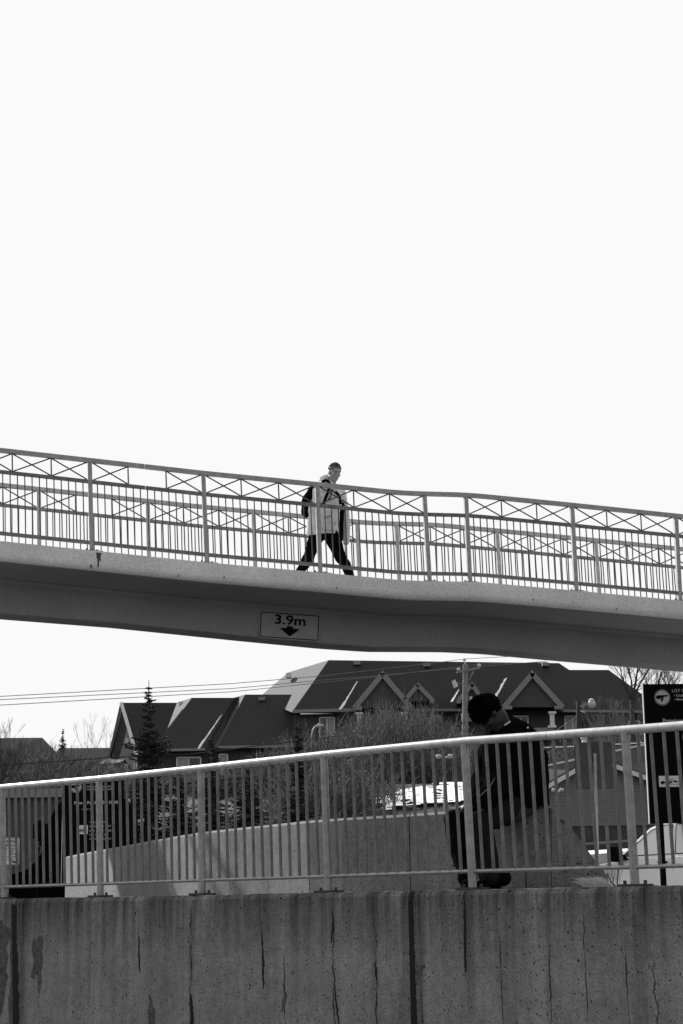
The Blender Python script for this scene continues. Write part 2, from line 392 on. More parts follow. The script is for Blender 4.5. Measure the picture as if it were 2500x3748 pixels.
concrete_wall('coping', 0.30, [], WD, WP.dot(WD), False, 0.3)
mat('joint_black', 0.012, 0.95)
wall = thing('retaining_wall', W(S(1250), FO, 0), 'long stained concrete retaining wall with dark joints below the tube railing', 'wall')
joints = [S(-900), S(55), S(1505), S(3150)]
g = 0.022
for i in range(3):
    sa = joints[i] - g; sb = joints[i + 1] + g; m = MB()
    prof = [(FO, -0.3), (FO, TOPZ - 0.035), (FO + 0.012, TOPZ - 0.012), (FO + 0.03, TOPZ), (0.22, TOPZ), (0.22, -0.3)]
    k = 60; pv = []
    rr = random.Random(i)
    for q in range(k + 1):
        s = sa + (sb - sa) * q / k
        for (o_, z_) in prof:
            chip = 0
            if z_ == TOPZ or abs(z_ - TOPZ + 0.012) < 1e-6: chip = -0.006 * rr.random() - (0.012 if rr.random() > 0.93 else 0)
            pv.append(W(s, o_, z_ + (chip if o_ < 0.1 else 0)))
    fs = []
    np_ = len(prof)
    for q in range(k):
        for j in range(np_):
            fs.append((q * np_ + j, q * np_ + (j + 1) % np_, (q + 1) * np_ + (j + 1) % np_, (q + 1) * np_ + j))
    fs += [tuple(range(np_)), tuple(k * np_ + j for j in range(np_ - 1, -1, -1))]
    m.add(pv, fs); m.build('panel', 'wall_concrete', wall)
for i in (1, 2):
    m = MB(); m.prism([W(joints[i] - 0.03, FO + 0.09, -0.3), W(joints[i] + 0.03, FO + 0.09, -0.3), W(joints[i] + 0.03, FO + 0.09, TOPZ - 0.02), W(joints[i] - 0.03, FO + 0.09, TOPZ - 0.02)], WB * 0.1)
    m.build('joint_filler', 'joint_black', wall)
# spalled patch and torn joint edges, shallow flakes of darker broken concrete standing 3 mm proud of the face
def patch(pxs, ref=FO - 0.002, mn_='spall', nm='broken_patch'):
    m = MB(); m.prism([wall_pt(x, y, ref) for x, y in pxs], WB * 0.004); o = m.build(nm, mn_, wall); return o
mat('spall', 0.075, 0.95, 0.5, 25, 0.6, fine=0.3, fscale=90)
patch([(118, 3445), (124, 3428), (130, 3445), (140, 3428), (150, 3424), (157, 3440), (154, 3480), (156, 3530), (150, 3560), (152, 3595), (143, 3640), (137, 3620), (139, 3580), (130, 3560), (127, 3585), (110, 3576), (117, 3550), (125, 3520), (116, 3480)])
patch([(1513, 3505), (1528, 3528), (1540, 3538), (1554, 3530), (1557, 3538), (1543, 3550), (1540, 3568), (1526, 3590), (1519, 3630), (1516, 3600)])
patch([(545, 3748), (541, 3700), (548, 3672), (544, 3640), (550, 3645), (560, 3680), (568, 3700), (566, 3748), (566, 3800), (540, 3800)])
patch([(0, 3370), (6, 3366), (10, 3385), (24, 3392), (38, 3395), (34, 3440), (22, 3470), (30, 3500), (20, 3560), (30, 3570), (22, 3600), (14, 3660), (8, 3700), (-10, 3748), (-40, 3700), (-40, 3360)])
patch([(33, 3748), (30, 3660), (40, 3590), (36, 3500), (38, 3420), (42, 3300), (47, 3300), (47, 3748)])
patch([(1032, 3706), (1030, 3670), (1040, 3640), (1044, 3628), (1051, 3640), (1046, 3670), (1042, 3690)])

# black strips over joints and cracks: dirt plus the gaps' shade as colour
def joint_strip(x0, y0, x1, y1, w0, w1, seed):
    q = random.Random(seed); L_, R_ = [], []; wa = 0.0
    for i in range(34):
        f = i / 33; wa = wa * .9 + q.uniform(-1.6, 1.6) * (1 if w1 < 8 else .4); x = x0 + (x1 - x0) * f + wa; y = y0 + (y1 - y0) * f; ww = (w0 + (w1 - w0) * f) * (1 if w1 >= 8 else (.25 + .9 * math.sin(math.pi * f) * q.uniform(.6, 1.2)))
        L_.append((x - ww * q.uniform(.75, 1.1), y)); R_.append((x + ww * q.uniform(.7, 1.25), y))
    patch(L_ + R_[::-1], FO - 0.0035, 'joint_black', 'joint_dark')
joint_strip(1503, 3300, 1517, 3800, 8, 11, 1); joint_strip(49, 3310, 60, 3800, 8, 11, 2); joint_strip(1504, 3262, 1504, 3310, 2, 7, 3)
joint_strip(1216, 3330, 1216, 3452, 1, 3, 4); joint_strip(1222, 3600, 1240, 3760, 2, 3, 5); joint_strip(697, 3640, 704, 3780, 3, 8, 6); joint_strip(960, 3420, 966, 3620, 2, 4, 7); joint_strip(1375, 3520, 1380, 3590, 2, 5, 8); joint_strip(510, 3430, 513, 3560, 1.5, 3, 9); joint_strip(1700, 3300, 1703, 3560, 2, 4, 10)

# parapet behind the walkway
pw = thing('parapet_wall', Vector((par[8].x, par[8].y, 1.645)), 'low curved concrete parapet behind the railing with the seated man on it', 'wall')
jt = [240, 466, 633, 842, 1130, 1497, 1915, 2010]
def par_at(px):
    for (a, b), (p, q) in zip(zip(par_px, par_px[1:]), zip(par, par[1:])):
        if a[0] <= px <= b[0]:
            return p.lerp(q, (px - a[0]) / (b[0] - a[0]))
    return par[-1]
for a, b in zip(jt, jt[1:]):
    xs = sorted([a, b] + [x for x, _ in par_px if a < x < b]); pts = [par_at(x) for x in xs]
    d0 = (pts[-1] - pts[0]).normalized(); pts[0] = pts[0] + d0 * 0.006; pts[-1] = pts[-1] - d0 * 0.006
    m = MB(); pv = []; fs = []
    for i, p in enumerate(pts):
        d = (pts[min(i + 1, len(pts) - 1)] - pts[max(i - 1, 0)]).normalized(); nb = Vector((-d.y, d.x, 0))
        for (o_, z_) in [(0, 1.3), (0, PZ - 0.02), (0.02, PZ), (0.26, PZ), (0.28, PZ - 0.02), (0.28, 1.3)]:
            q = p + nb * o_; pv.append(Vector((q.x, q.y, z_)))
    for i in range(len(pts) - 1):
        for j in range(6): fs.append((i * 6 + j, i * 6 + (j + 1) % 6, (i + 1) * 6 + (j + 1) % 6, (i + 1) * 6 + j))
    fs += [tuple(range(6)), tuple((len(pts) - 1) * 6 + j for j in range(5, -1, -1))]
    m.add(pv, fs); m.build('panel', 'parapet_concrete', pw)
e = par[-1]; Ye = e.y
endp = [at(2014, 2951, Ye), at(2060, 3000, Ye), at(2118, 3066, Ye), at(2195, 3170, Ye), at(2262, 3250, Ye), at(2300, 3330, Ye), at(2014, 3330, Ye)]
m = MB(); m.prism(endp, (0, 0.28, 0)); m.build('sloped_end', 'parapet_concrete', pw, bevel=0.012)

# ------------------------------------------------------------------ near tube railing
meas = [(8, 2895, 14, 3283), (362, 2868, 368, 3277), (735, 2817, 741, 3268), (1186, 2778, 1202, 3258), (1700, 2735, 1730, 3243), (2287, 2672, 2325, 3238)]
posts = []
for x0, y0, x1, y1 in meas:
    a = wall_pt(x0, y0); b = wall_pt(x1, y1); posts.append(((a - WP).dot(WD), a.z, (b - WP).dot(WD)))
st = (posts[0][2] - posts[-1][2]) / 5
RZ0, RZ1 = 2.585, 2.60      # underside of the hand rail, left to right
fence = thing('tube_railing', W(0, 0, TOPZ), 'bright galvanised tube railing with round balusters on top of the concrete wall', 'railing')
allp = [(posts[0][2] + st * k + 0.03, posts[0][2] + st * k) for k in (2, 1)] + [(p[0], p[2]) for p in posts] + [(posts[-1][2] - st + 0.02, posts[-1][2] - st), (posts[-1][2] - 2 * st + 0.02, posts[-1][2] - 2 * st)]
rail_tab = sorted([((wall_pt(x, y) - WP).dot(WD), wall_pt(x, y).z) for x, y in [(0, 2883), (365, 2851), (735, 2812), (1190, 2762), (1700, 2713), (2010, 2692), (2290, 2672), (2500, 2656)]])
railz = lambda s: lerp_tab(rail_tab, max(min(s, rail_tab[-1][0]), rail_tab[0][0]))
s_hi, s_lo = allp[0][1] + 0.3, allp[-1][1] - 0.3
cuts = [s_hi, wall_s(362, 2851), wall_s(2008, 2680), s_lo]
for a, b in zip(cuts, cuts[1:]):
    k = 14; m = MB(); m.tube([W(a + (b - a) * i / k - (0.0018 if i == 0 else 0) + (0.0018 if i == k else 0), 0, railz(a + (b - a) * i / k)) for i in range(k + 1)], 0.0275, 16)
    m.build('hand_rail', 'rail_steel', fence, smooth=True)
for c in cuts[1:3]:
    m = MB(); m.tube([W(c - 0.008, 0, railz(c)), W(c + 0.008, 0, railz(c))], 0.0255, 16); m.build('rail_sleeve', 'plate_dark', fence, smooth=True)
low_tab = sorted([((wall_pt(x, y) - WP).dot(WD), wall_pt(x, y).z) for x, y in [(30, 3246), (365, 3235), (735, 3222), (1190, 3208), (1700, 3190), (2300, 3174)]])
lowz = lambda s: lerp_tab(low_tab, max(min(s, low_tab[-1][0]), low_tab[0][0]))
for (t0, b0), (t1, b1) in zip(allp, allp[1:]):
    a, b = b0 - 0.02, b1 + 0.02; m = MB(); m.tube([W(a, 0.0, lowz(a)), W(b, 0, lowz(b))], 0.0135, 10); m.build('bottom_rail', 'steel', fence, smooth=True)
for t, b in allp:
    m = MB(); m.tube([W(b, 0, TOPZ + 0.012), W(t, 0, railz(t) - 0.018)], 0.0275, 16); po = m.build('post', 'steel', fence, smooth=True)
    m = MB(); m.box(W(b, 0, TOPZ + 0.006), 0.19, 0.12, 0.014, WD, WB); pl = m.build('base_plate', 'plate_dark', fence, bevel=0.003)
    for q in (-0.075, 0.075):
        m = MB(); m.tube([W(b + q, 0.0, TOPZ + 0.012), W(b + q, 0, TOPZ + 0.035)], 0.011, 6); m.build('bolt', 'plate_dark', pl)
    m = MB(); rr = random.Random(int(b * 97)); pts = []
    for k in range(14):
        a_ = 2 * math.pi * k / 14; ra = 1 + rr.uniform(-0.25, 0.2); pts.append(W(b + math.cos(a_) * 0.13 * ra, math.sin(a_) * 0.085 * ra, TOPZ - 0.004))
    m.prism(pts, (0, 0, 0.006)); m.build('grout_pad', 'plate_dark', fence)
bal_me = MB().tube([(0, 0, 0), (0, 0, 1)], 0.0115, 10, False).mesh('baluster', 'steel_dull', smooth=True)
for (t0, b0), (t1, b1) in zip(allp, allp[1:]):
    for k in range(1, 14):
        f = k / 14; sb = b0 + (b1 - b0) * f; stp = t0 + (t1 - t0) * f
        p0 = W(sb, 0, lowz(sb)); p1 = W(stp, 0, railz(stp) - 0.015); d = p1 - p0
        o = inst('baluster', bal_me, p0, fence); o.rotation_euler = d.to_track_quat('Z', 'Y').to_euler(); o.scale = (1, 1, d.length)
# tuft of dry grass and weeds at the wall edge
def tuft(name, px, py, off, n, h, sp, matn, label, lean=0.0):
    b = wall_pt(px, py, off); b.z = TOPZ - 0.003; m = MB(); rr = random.Random(px)
    for _ in range(n):
        p = b + WD * rr.uniform(-sp, sp) + WB * rr.uniform(-0.05, 0.05); q = p + WD * (rr.uniform(-0.5, 0.5) * h * 1.6 + lean * h) + WB * rr.uniform(-0.03, 0.03) + Vector((0, 0, h * rr.uniform(0.3, 1.0)))
        mid = p.lerp(q, 0.5) + Vector((0, 0, h * 0.15)); m.tube([p, mid, q], [0.0022, 0.0018, 0.0005], 3, False)
    return tag(m.build(name, matn, base=b), label, 'grass')
tuft('dry_grass_tuft', 2195, 3244, 0.0, 260, 0.07, 0.085, 'dry_grass', 'pale flattened tuft of dry grass lying at the wall edge near the right railing post', 1.0)

# ------------------------------------------------------------------ footbridge
zt = [(-14, 7.36), (-7, 6.88), (-3.49, 6.60), (-1.81, 6.465), (-0.115, 6.354), (0.85, 6.285), (1.12, 6.268), (1.4, 6.262), (2.15, 6.266), (2.4, 6.258), (2.65, 6.243), (3.87, 6.164), (5.556, 6.046), (14, 5.43)]
zdeck = lambda s: lerp_tab(zt, s)
zb_px = [(-300, 2250), (0, 2275), (400, 2306), (850, 2352), (1150, 2381), (1330, 2393), (1600, 2394), (1750, 2401), (1950, 2420), (2500, 2467), (2900, 2503)]
zbt = [((bridge_pt(x, y, 1.45) - BP).dot(BD), bridge_pt(x, y, 1.45).z) for x, y in zb_px]
zbot = lambda s: lerp_tab(zbt, s)
T0, T1 = -0.11, 2.31
bridge = thing('footbridge', B(0, 1.1, 0), 'sloping concrete footbridge crossing the picture above the road', 'bridge')
svals = [-14 + i * 0.175 for i in range(161)]
def loft(prof_fn, name, matn, close=True):
    m = MB(); pv = []; fs = []; npf = len(prof_fn(0))
    for s in svals:
        for (t, z) in prof_fn(s): pv.append(B(s, t, z))
    for i in range(len(svals) - 1):
        for j in range(npf): fs.append((i * npf + j, i * npf + (j + 1) % npf, (i + 1) * npf + (j + 1) % npf, (i + 1) * npf + j))
    fs += [tuple(range(npf)), tuple((len(svals) - 1) * npf + j for j in range(npf - 1, -1, -1))]
    m.add(pv, fs); return m.build(name, matn, bridge)
def slab(s):
    z = zdeck(s); a = []
    near = [(T0, 0), (T0, -0.17), (T0 + 0.006, -0.21), (T0 + 0.022, -0.245), (T0 + 0.05, -0.272), (T0 + 0.09, -0.289), (T0 + 0.14, -0.295)]
    for t, dz in near: a.append((t, z + dz))
    for t, dz in reversed(near): a.append((2.2 - t, z + dz))
    return a
sm = loft(slab, 'deck_slab', 'bridge_concrete'); smooth_by_angle(sm, 35)
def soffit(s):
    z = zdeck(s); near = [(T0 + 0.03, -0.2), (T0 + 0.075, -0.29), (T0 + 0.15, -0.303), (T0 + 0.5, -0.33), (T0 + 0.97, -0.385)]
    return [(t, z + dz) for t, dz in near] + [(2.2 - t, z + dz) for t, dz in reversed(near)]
loft(soffit, 'soffit', 'girder_paint_shade')
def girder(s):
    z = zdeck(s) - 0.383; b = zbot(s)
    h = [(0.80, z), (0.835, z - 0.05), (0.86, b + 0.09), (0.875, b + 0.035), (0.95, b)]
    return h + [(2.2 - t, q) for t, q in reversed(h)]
gm = loft(girder, 'girder', 'girder_paint_shade'); smooth_by_angle(gm, 25)
m = MB(); b_ = B(-11.5, 1.1, 0)
for sx in (-11.5, 11.5):
    p = B(sx, 1.1, 0); m = MB(); m.tube([Vector((p.x, p.y, 1.0)), Vector((p.x, p.y, zbot(sx) + 0.05))], 0.42, 24); m.build('pier', 'bridge_concrete', bridge, smooth=True)
# railings of the footbridge
pm = [(328, 1680, 336, 2015), (743, 1722, 757, 2058), (1160, 1762, 1172, 2096), (1552, 1800, 1572, 2128), (1704, 1803, 1720, 2130), (2092, 1838, 2109, 2162), (2472, 1878, 2489, 2198)]
ps = [((bridge_pt(x1, y1) - BP).dot(BD), (bridge_pt(x0, y0) - BP).dot(BD)) for x0, y0, x1, y1 in pm]
bx_back = [(147, 1990), (548, 2020), (937, 2070), (1318, 2110), (1463, 2120), (1833, 2130), (2195, 2160)]
def bridge_railing(t, base_s, leans, label, missing):
    ob = thing('bridge_railing', B(0, t, zdeck(0)), label, 'railing')
    st_ = 1.68; bs = [(base_s[0] - st_ * k, leans[0]) for k in (5, 4, 3, 2, 1)] + list(zip(base_s, leans)) + [(base_s[-1] + st_ * k, leans[-1]) for k in (1, 2, 3)]
    top, mid, low = 1.365, 1.045, 0.135
    P = lambda s, z, le: B(s + le * z / 1.38, t, zdeck(s) + z)
    L0 = [le for _, le in bs]
    def rail(z, h, wd, name):
        # rail pieces follow the deck profile between splices
        segs = [bs[0][0]] + [bs[i][0] + (bs[i + 1][0] - bs[i][0]) * 0.48 for i in missing] + [bs[-1][0]]
        for a, b in zip(segs, segs[1:]):
            k = max(2, int((b - a) / 0.2)); pts = []
            m = MB(); prev = []
            for i in range(k + 1):
                s = a + 0.004 + (b - a - 0.008) * i / k; c = P(s, z, L0[4])
                prev.append([c + BB * (-wd / 2) + Vector((0, 0, h / 2)), c + BB * (wd / 2) + Vector((0, 0, h / 2)), c + BB * (wd / 2) - Vector((0, 0, h / 2)), c - BB * (wd / 2) - Vector((0, 0, h / 2))])
            pv = [v for q in prev for v in q]; fs = [(0, 1, 2, 3), tuple(4 * k + j for j in (3, 2, 1, 0))]
            for i in range(k):
                for j in range(4): fs.append((4 * i + j, 4 * i + (j + 1) % 4, 4 * i + 4 + (j + 1) % 4, 4 * i + 4 + j))
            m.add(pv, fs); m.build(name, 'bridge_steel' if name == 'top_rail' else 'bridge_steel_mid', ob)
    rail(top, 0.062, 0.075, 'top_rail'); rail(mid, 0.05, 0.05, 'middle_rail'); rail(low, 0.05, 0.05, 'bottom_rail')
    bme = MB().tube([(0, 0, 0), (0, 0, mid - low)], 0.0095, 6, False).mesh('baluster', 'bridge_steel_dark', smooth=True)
    for i, (s, le) in enumerate(bs):
        m = MB(); a = P(s, 0.012, le); b = P(s, top - 0.02, le); m.bar(a, b, 0.062, 0.062, BB); m.build('post', 'bridge_steel', ob)
        m = MB(); m.box(P(s, 0.009, le), 0.2, 0.16, 0.014, BD, BB); pl = m.build('base_plate', 'plate_dark', ob)
        for q in (-0.075, 0.075):
            m = MB(); c = P(s + q, 0.015, 0); m.tube([c, c + Vector((0, 0, 0.03))], 0.012, 6); m.build('bolt', 'plate_dark', pl)
        m = MB(); c = P(s + 0.02, -0.02, 0); k_ = [c + BD * -0.2, c + BD * -0.13 + Vector((0, 0, 0.024)), c + BD * 0.13 + Vector((0, 0, 0.024)), c + BD * 0.17 + Vector((0, 0, -0.01))]
        k_ = [B((v - BP).dot(BD), t - 0.105, v.z) for v in k_]; m.prism(k_, BB * 0.21); m.build('grout_pad', 'bridge_concrete', ob)
    for i, ((s0, l0), (s1, l1)) in enumerate(zip(bs, bs[1:])):
        gap = s1 - s0; nb = 15 if gap > 1 else 5
        if gap > 1:
            for k in range(1, nb + 1):
                f = k / (nb + 1); s = s0 + gap * f; le = l0 + (l1 - l0) * f
                o = inst('baluster', bme, P(s, low, le), ob); o.rotation_euler = (P(s, mid, le) - P(s, low, le)).to_track_quat('Z', 'Y').to_euler()
            for c in range(3):
                a, b = s0 + gap * c / 3, s0 + gap * (c + 1) / 3
                a2 = a + (0.045 if c == 0 else 0.012); b2 = b - (0.045 if c == 2 else 0.012)
                if c < 2:
                    m = MB(); m.tube([P(b, mid + 0.02, l0), P(b, top - 0.02, l0)], 0.0105, 6); m.build('lattice_upright', 'bridge_steel_dark', ob, smooth=True)
                if c == 1 and i in missing: continue
                for up_ in (0, 1):
                    m = MB(); z0, z1 = (mid + 0.03, top - 0.035) if up_ else (top - 0.035, mid + 0.03)
                    m.tube([P(a2, z0, l0), P(b2, z1, l0)], 0.0105, 6); m.build('lattice_bar', 'bridge_steel_dark', ob, smooth=True)
        else:
            for k in range(1, 5):
                s = s0 + gap * k / 5; inst('baluster', bme, P(s, low, l0), ob)
    return ob
bridge_railing(0.0, [p[0] for p in ps], [p[1] - p[0] for p in ps], 'near painted steel railing of the footbridge with crossed lattice under its top rail', [5, 8])
bsb = [(bridge_pt(x, y, 2.2) - BP).dot(BD) for x, y in bx_back]
bridge_railing(2.2, bsb, [-0.04] * len(bsb), 'far steel railing of the footbridge seen through the near one', [5, 8])
mat('drip', 0.07, 0.9, 0.4, 20, fine=0.3)
def drip(pxs):
    m = MB(); m.prism([bridge_pt(x, y, T0 - 0.0015) for x, y in pxs], BB * 0.003); m.build('rust_drip', 'drip', bridge)
drip([(352, 2022), (372, 2024), (368, 2040), (370, 2056), (364, 2050), (362, 2072), (357, 2078), (357, 2052), (353, 2040)])
drip([(331, 2066), (337, 2066), (335, 2080), (331, 2080)])
for x, y in ((818, 2110), (1460, 2190), (1949, 2192), (2254, 2226), (1626, 2122), (650, 2105), (1230, 2150)): drip([(x, y), (x + 5, y), (x + 4, y + 6), (x, y + 5)])
# clearance sign
tS = 0.845
def girder_pt(px, py): return bridge_pt(px, py, tS)
c0, c1, c2, c3 = [girder_pt(*p) for p in ((951, 2234), (1172, 2251), (1166, 2350), (947, 2336))]
sx = ((c1 - c0) + (c2 - c3)).normalized(); sz = ((c0 - c3) + (c1 - c2)); sz = (sz - sx * sz.dot(sx)).normalized()
cc = (c0 + c1 + c2 + c3) / 4; sw = (c1 - c0).length; sh = (c0 - c3).length * 0.98; sn = sx.cross(sz)
if sn.dot(EYE - cc) < 0: sn = -sn
cs = thing('clearance_sign', cc, 'rectangular height limit sign reading 3.9m with a down arrow on the bridge girder', 'sign')
def rrect(c, w_, h_, r_, X, Z, k=5):
    out = []
    for (ax, az, a0) in ((1, 1, 0), (-1, 1, 90), (-1, -1, 180), (1, -1, 270)):
        for i in range(k + 1):
            a = R(a0 + 90 * i / k); out.append(c + X * (ax * (w_ / 2 - r_) + r_ * math.cos(a)) + Z * (az * (h_ / 2 - r_) + r_ * math.sin(a)))
    return out
m = MB(); m.prism(rrect(cc, sw, sh, 0.035, sx, sz), sn * 0.012); m.build('plate', 'plate_grey', cs)
def ring(c, w_, h_, r_, th, X, Z, ext):
    m = MB(); o_ = rrect(c, w_, h_, r_, X, Z); i_ = rrect(c, w_ - 2 * th, h_ - 2 * th, max(r_ - th, 0.003), X, Z); n = len(o_)
    vs = o_ + i_ + [v + ext for v in o_] + [v + ext for v in i_]; fs = []
    for i in range(n):
        j = (i + 1) % n
        fs += [(i, j, n + j, n + i), (2 * n + i, 2 * n + j, 3 * n + j, 3 * n + i), (i, j, 2 * n + j, 2 * n + i), (n + i, n + j, 3 * n + j, 3 * n + i)]
    m.add(vs, fs); return m
ring(cc + sn * 0.0121, sw - 0.03, sh - 0.03, 0.03, 0.014, sx, sz, sn * 0.001).build('border', 'sign_black', cs)
def sgn(px, py):   # picture point on the front of the clearance sign
    d = ray(px, py); P = cc + sn * 0.0125; return EYE + d * ((P - EYE).dot(sn) / d.dot(sn))
text_obj('3.9m', 0.20, sgn(1003, 2282), sx, sz, 'lettering', 'sign_black', cs, 0.0006, 'LEFT', 0.026, 1.24)
ar = [(1050, 2291), (1072, 2293), (1072, 2301), (1099, 2303), (1060, 2330), (1022, 2297), (1049, 2299)]
m = MB(); m.prism([sgn(*p) for p in ar], sn * 0.001); m.build('arrow', 'sign_black', cs)

# ------------------------------------------------------------------ houses on the rise behind
def house(name, px, py, Y, label, cat='house', group=None):
    b = at(px, py, Y); return thing(name, Vector((b.x, b.y, hgt(b.x, b.y))), label, cat, group)
def roof_poly(pts, parent, name='roof', matn='shingle', th=0.12):
    v = [at(*p) for p in pts]; nrm = (v[1] - v[0]).cross(v[2] - v[0]).normalized()
    if nrm.z < 0: nrm = -nrm
    m = MB(); m.prism(v, -nrm * th); return m.build(name, matn, parent)
def front_wall(x0, y0, x1, y1, Y, parent, matn='siding', depth=7.0, name='wall'):
    """a box whose front face spans the picture rectangle at distance Y"""
    v = [at(x0, y0, Y), at(x1, y0, Y), at(x1, y1, Y), at(x0, y1, Y)]
    zt_ = (v[0].z + v[1].z) / 2; zb_ = min(v[2].z, v[3].z); a = v[0].x; b = v[1].x
    m = MB(); m.box(((a + b) / 2, Y + depth / 2, (zt_ + zb_) / 2), b - a, depth, zt_ - zb_); return m.build(name, matn, parent)
def bar_px(p, q, wd, th, parent, name, matn, group=None):
    m = MB(); m.bar(at(*p), at(*q), th, wd, Vector((0, 1, 0)).cross(at(*q) - at(*p))); return m.build(name, matn, parent)
def window(x0, y0, x1, y1, Y, parent, split=True, blind=None, fr=0.09):
    v = [at(x0, y0, Y), at(x1, y0, Y), at(x1, y1, Y), at(x0, y1, Y)]; X = (v[1] - v[0]).normalized(); Z = (v[0] - v[3]).normalized()
    a = v[0]; b = v[1]; c = v[2]; d = v[3]; m = MB(); up = Vector((0, 1, 0)); yo = Vector((0, -0.05, 0)); fwd = Vector((0, 1, 0))
    for p, q in ((a, b), (b, c), (c, d), (d, a)): m.bar(p + yo, q + yo, 0.1, fr, (q - p).normalized().cross(fwd))
    if split: m.bar((a + b) / 2 + yo, (c + d) / 2 + yo, 0.1, fr * 0.8, X)
    wn = m.build('window', 'trim_white', parent)
    mid0 = (a + b) / 2; mid1 = (c + d) / 2; halves = [(a, mid0, mid1, d), (mid0, b, c, mid1)] if split else [(a, b, c, d)]
    for i, h in enumerate(halves):
        m = MB(); m.prism([p + Vector((0, -0.02, 0)) for p in h], (0, 0.03, 0)); m.build('pane', 'blind' if blind is not None and i in blind else 'win_pane', wn)
    return wn
def vent(px, py, Y, parent, size=(0.42, 0.42, 0.22), matn='trim'):
    p = at(px, py, Y); m = MB(); m.box(p, *size); m.build('roof_vent', matn, parent)

Y0 = 110.0
# -- the tall end house with the big gables
hA = house('townhouse', 1700, 2900, Y0, 'tall townhouse with two large front gables and a long dark roof right of centre')
front_wall(1072, 2604, 2420, 2960, Y0 + 0.6, hA, 'siding', 9)
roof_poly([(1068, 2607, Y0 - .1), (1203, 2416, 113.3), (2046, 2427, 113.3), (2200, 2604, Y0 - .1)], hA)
roof_poly([(1068, 2607, Y0 - .1), (1203, 2416, 113.35), (1055, 2461, 119), (945, 2555, 121)], hA, matn='shingle_pale_lit')
roof_poly([(1960, 2560, 110.7), (2075, 2452, 112.9), (2228, 2452, 112.9), (2440, 2606, Y0 - .3), (2000, 2603, Y0 - .3)], hA)
roof_poly([(2046, 2427, 113.3), (2090, 2456, 114), (2300, 2600, 114), (2200, 2604, Y0 + 1)], hA, matn='shingle')
def gable(apex, lf, rt, Y, parent, wd=0.32, face=True, rets=True, out=1.4):
    Yg = Y - out; a = apex + (Yg,); l = lf + (Yg,); r_ = rt + (Yg,)
    if face:
        m = MB(); pa, pl, pr = at(*a), at(*l), at(*r_); c = (pa + pl + pr) / 3
        m.prism([c + (p - c) * 0.93 + Vector((0, .12, 0)) for p in (pa, pl, pr)], (0, 0.2, 0)); m.build('gable_wall', 'siding', parent)
    bar_px(a, l, wd, 0.22, parent, 'barge_board', 'trim'); bar_px(a, r_, wd, 0.22, parent, 'barge_board', 'trim')
    pa, pl, pr = at(*a), at(*l), at(*r_); bk = Vector((0, 5.0, 0)); m = MB(); q = (pl - pa).normalized(); q2 = (pr - pa).normalized(); h_ = wd * .5; t_ = -(q + q2).normalized(); m.prism([pa - Vector((0, .11, 0)) + t_ * wd * .72, pa - Vector((0, .11, 0)) + Vector((h_, 0, 0)), pa - Vector((0, .11, 0)) - t_ * wd * .72, pa - Vector((0, .11, 0)) - Vector((h_, 0, 0))], (0, .215, 0)); m.build('apex_plate', 'trim', parent)
    for p in (pl, pr):
        m = MB(); m.prism([pa + Vector((0, .1, .12)), p + Vector((0, .1, .12)), p + Vector((0, .1, .12)) + bk * 0.3, pa + Vector((0, .1, .12)) + bk], Vector((0, 0, -0.1))); m.build('gable_roof', 'shingle' if p is pr else 'shingle_pale_lit', parent)
    if rets:
        k = (pr - pl) * 0.14
        for p, s_ in ((pl, 1), (pr, -1)):
            m = MB(); m.bar(p, p + k * s_, 0.3, 0.22, Vector((0, 0, 1))); m.build('gable_return', 'trim', parent)
gable((1400, 2467), (1297, 2592), (1506, 2592), Y0, hA)
gable((1948, 2467), (1843, 2590), (2060, 2590), Y0, hA)
gable((1529, 2508), (1480, 2566), (1588, 2568), Y0, hA, 0.26)
gable((1728, 2506), (1674, 2568), (1768, 2566), Y0, hA, 0.26)
bar_px((1072, 2604, Y0 - .3), (1300, 2598, Y0 - .3), 0.2, 0.2, hA, 'gutter', 'trim')
bar_px((1506, 2598, Y0 - .3), (1850, 2600, Y0 - .3), 0.14, 0.2, hA, 'gutter', 'trim')
bar_px((2060, 2602, Y0 - .4), (2410, 2606, Y0 - .4), 0.14, 0.2, hA, 'gutter', 'trim')
window(1170, 2627, 1224, 2698, Y0 + .5, hA, blind=[1]); window(1880, 2622, 1932, 2664, Y0 + .5, hA, blind=[0]); window(2068, 2622, 2121, 2682, Y0 + .5, hA, blind=[0, 1])
window(1550, 2630, 1590, 2690, Y0 + .5, hA, blind=[1]); window(2300, 2640, 2340, 2690, Y0 + .5, hA)
def column(px, y0, y1, wd, Y, parent, matn='trim_white'):
    a, b = at(px, y0, Y), at(px, y1, Y); m = MB(); m.box((a + b) / 2, wd, wd, (a - b).length); m.box(a, wd * 1.7, wd * 1.7, 0.14); m.box(b, wd * 1.7, wd * 1.7, 0.14); m.build('column', matn, parent)
column(1315, 2612, 2666, 0.27, Y0 - 1.2, hA); column(2021, 2609, 2660, 0.27, Y0 - 1.2, hA); column(1480, 2612, 2668, 0.27, Y0 - 1.2, hA)
column(2026, 2735, 2790, 0.24, Y0 - 1.2, hA)
m = MB(); v = [at(1300, 2670, Y0 - 1.3), at(1500, 2670, Y0 - 1.3), at(1500, 2760, Y0 - 1.3), at(1300, 2760, Y0 - 1.3)]; m.prism(v, (0, 1.6, 0)); m.build('balcony', 'siding_light', hA)
v = [at(1930, 2665, Y0 - 1.3), at(2030, 2662, Y0 - 1.3), at(2030, 2700, Y0 - 1.3), at(1930, 2702, Y0 - 1.3)]; m = MB(); m.prism(v, (0, 1.6, 0)); m.build('balcony', 'trim', hA)
v = [at(1690, 2560, Y0 - .4), at(1745, 2560, Y0 - .4), at(1755, 2640, Y0 - .4), at(1690, 2640, Y0 - .4)]; m = MB(); m.prism(v, (0, 0.6, 0)); m.build('chimney', 'trim', hA)
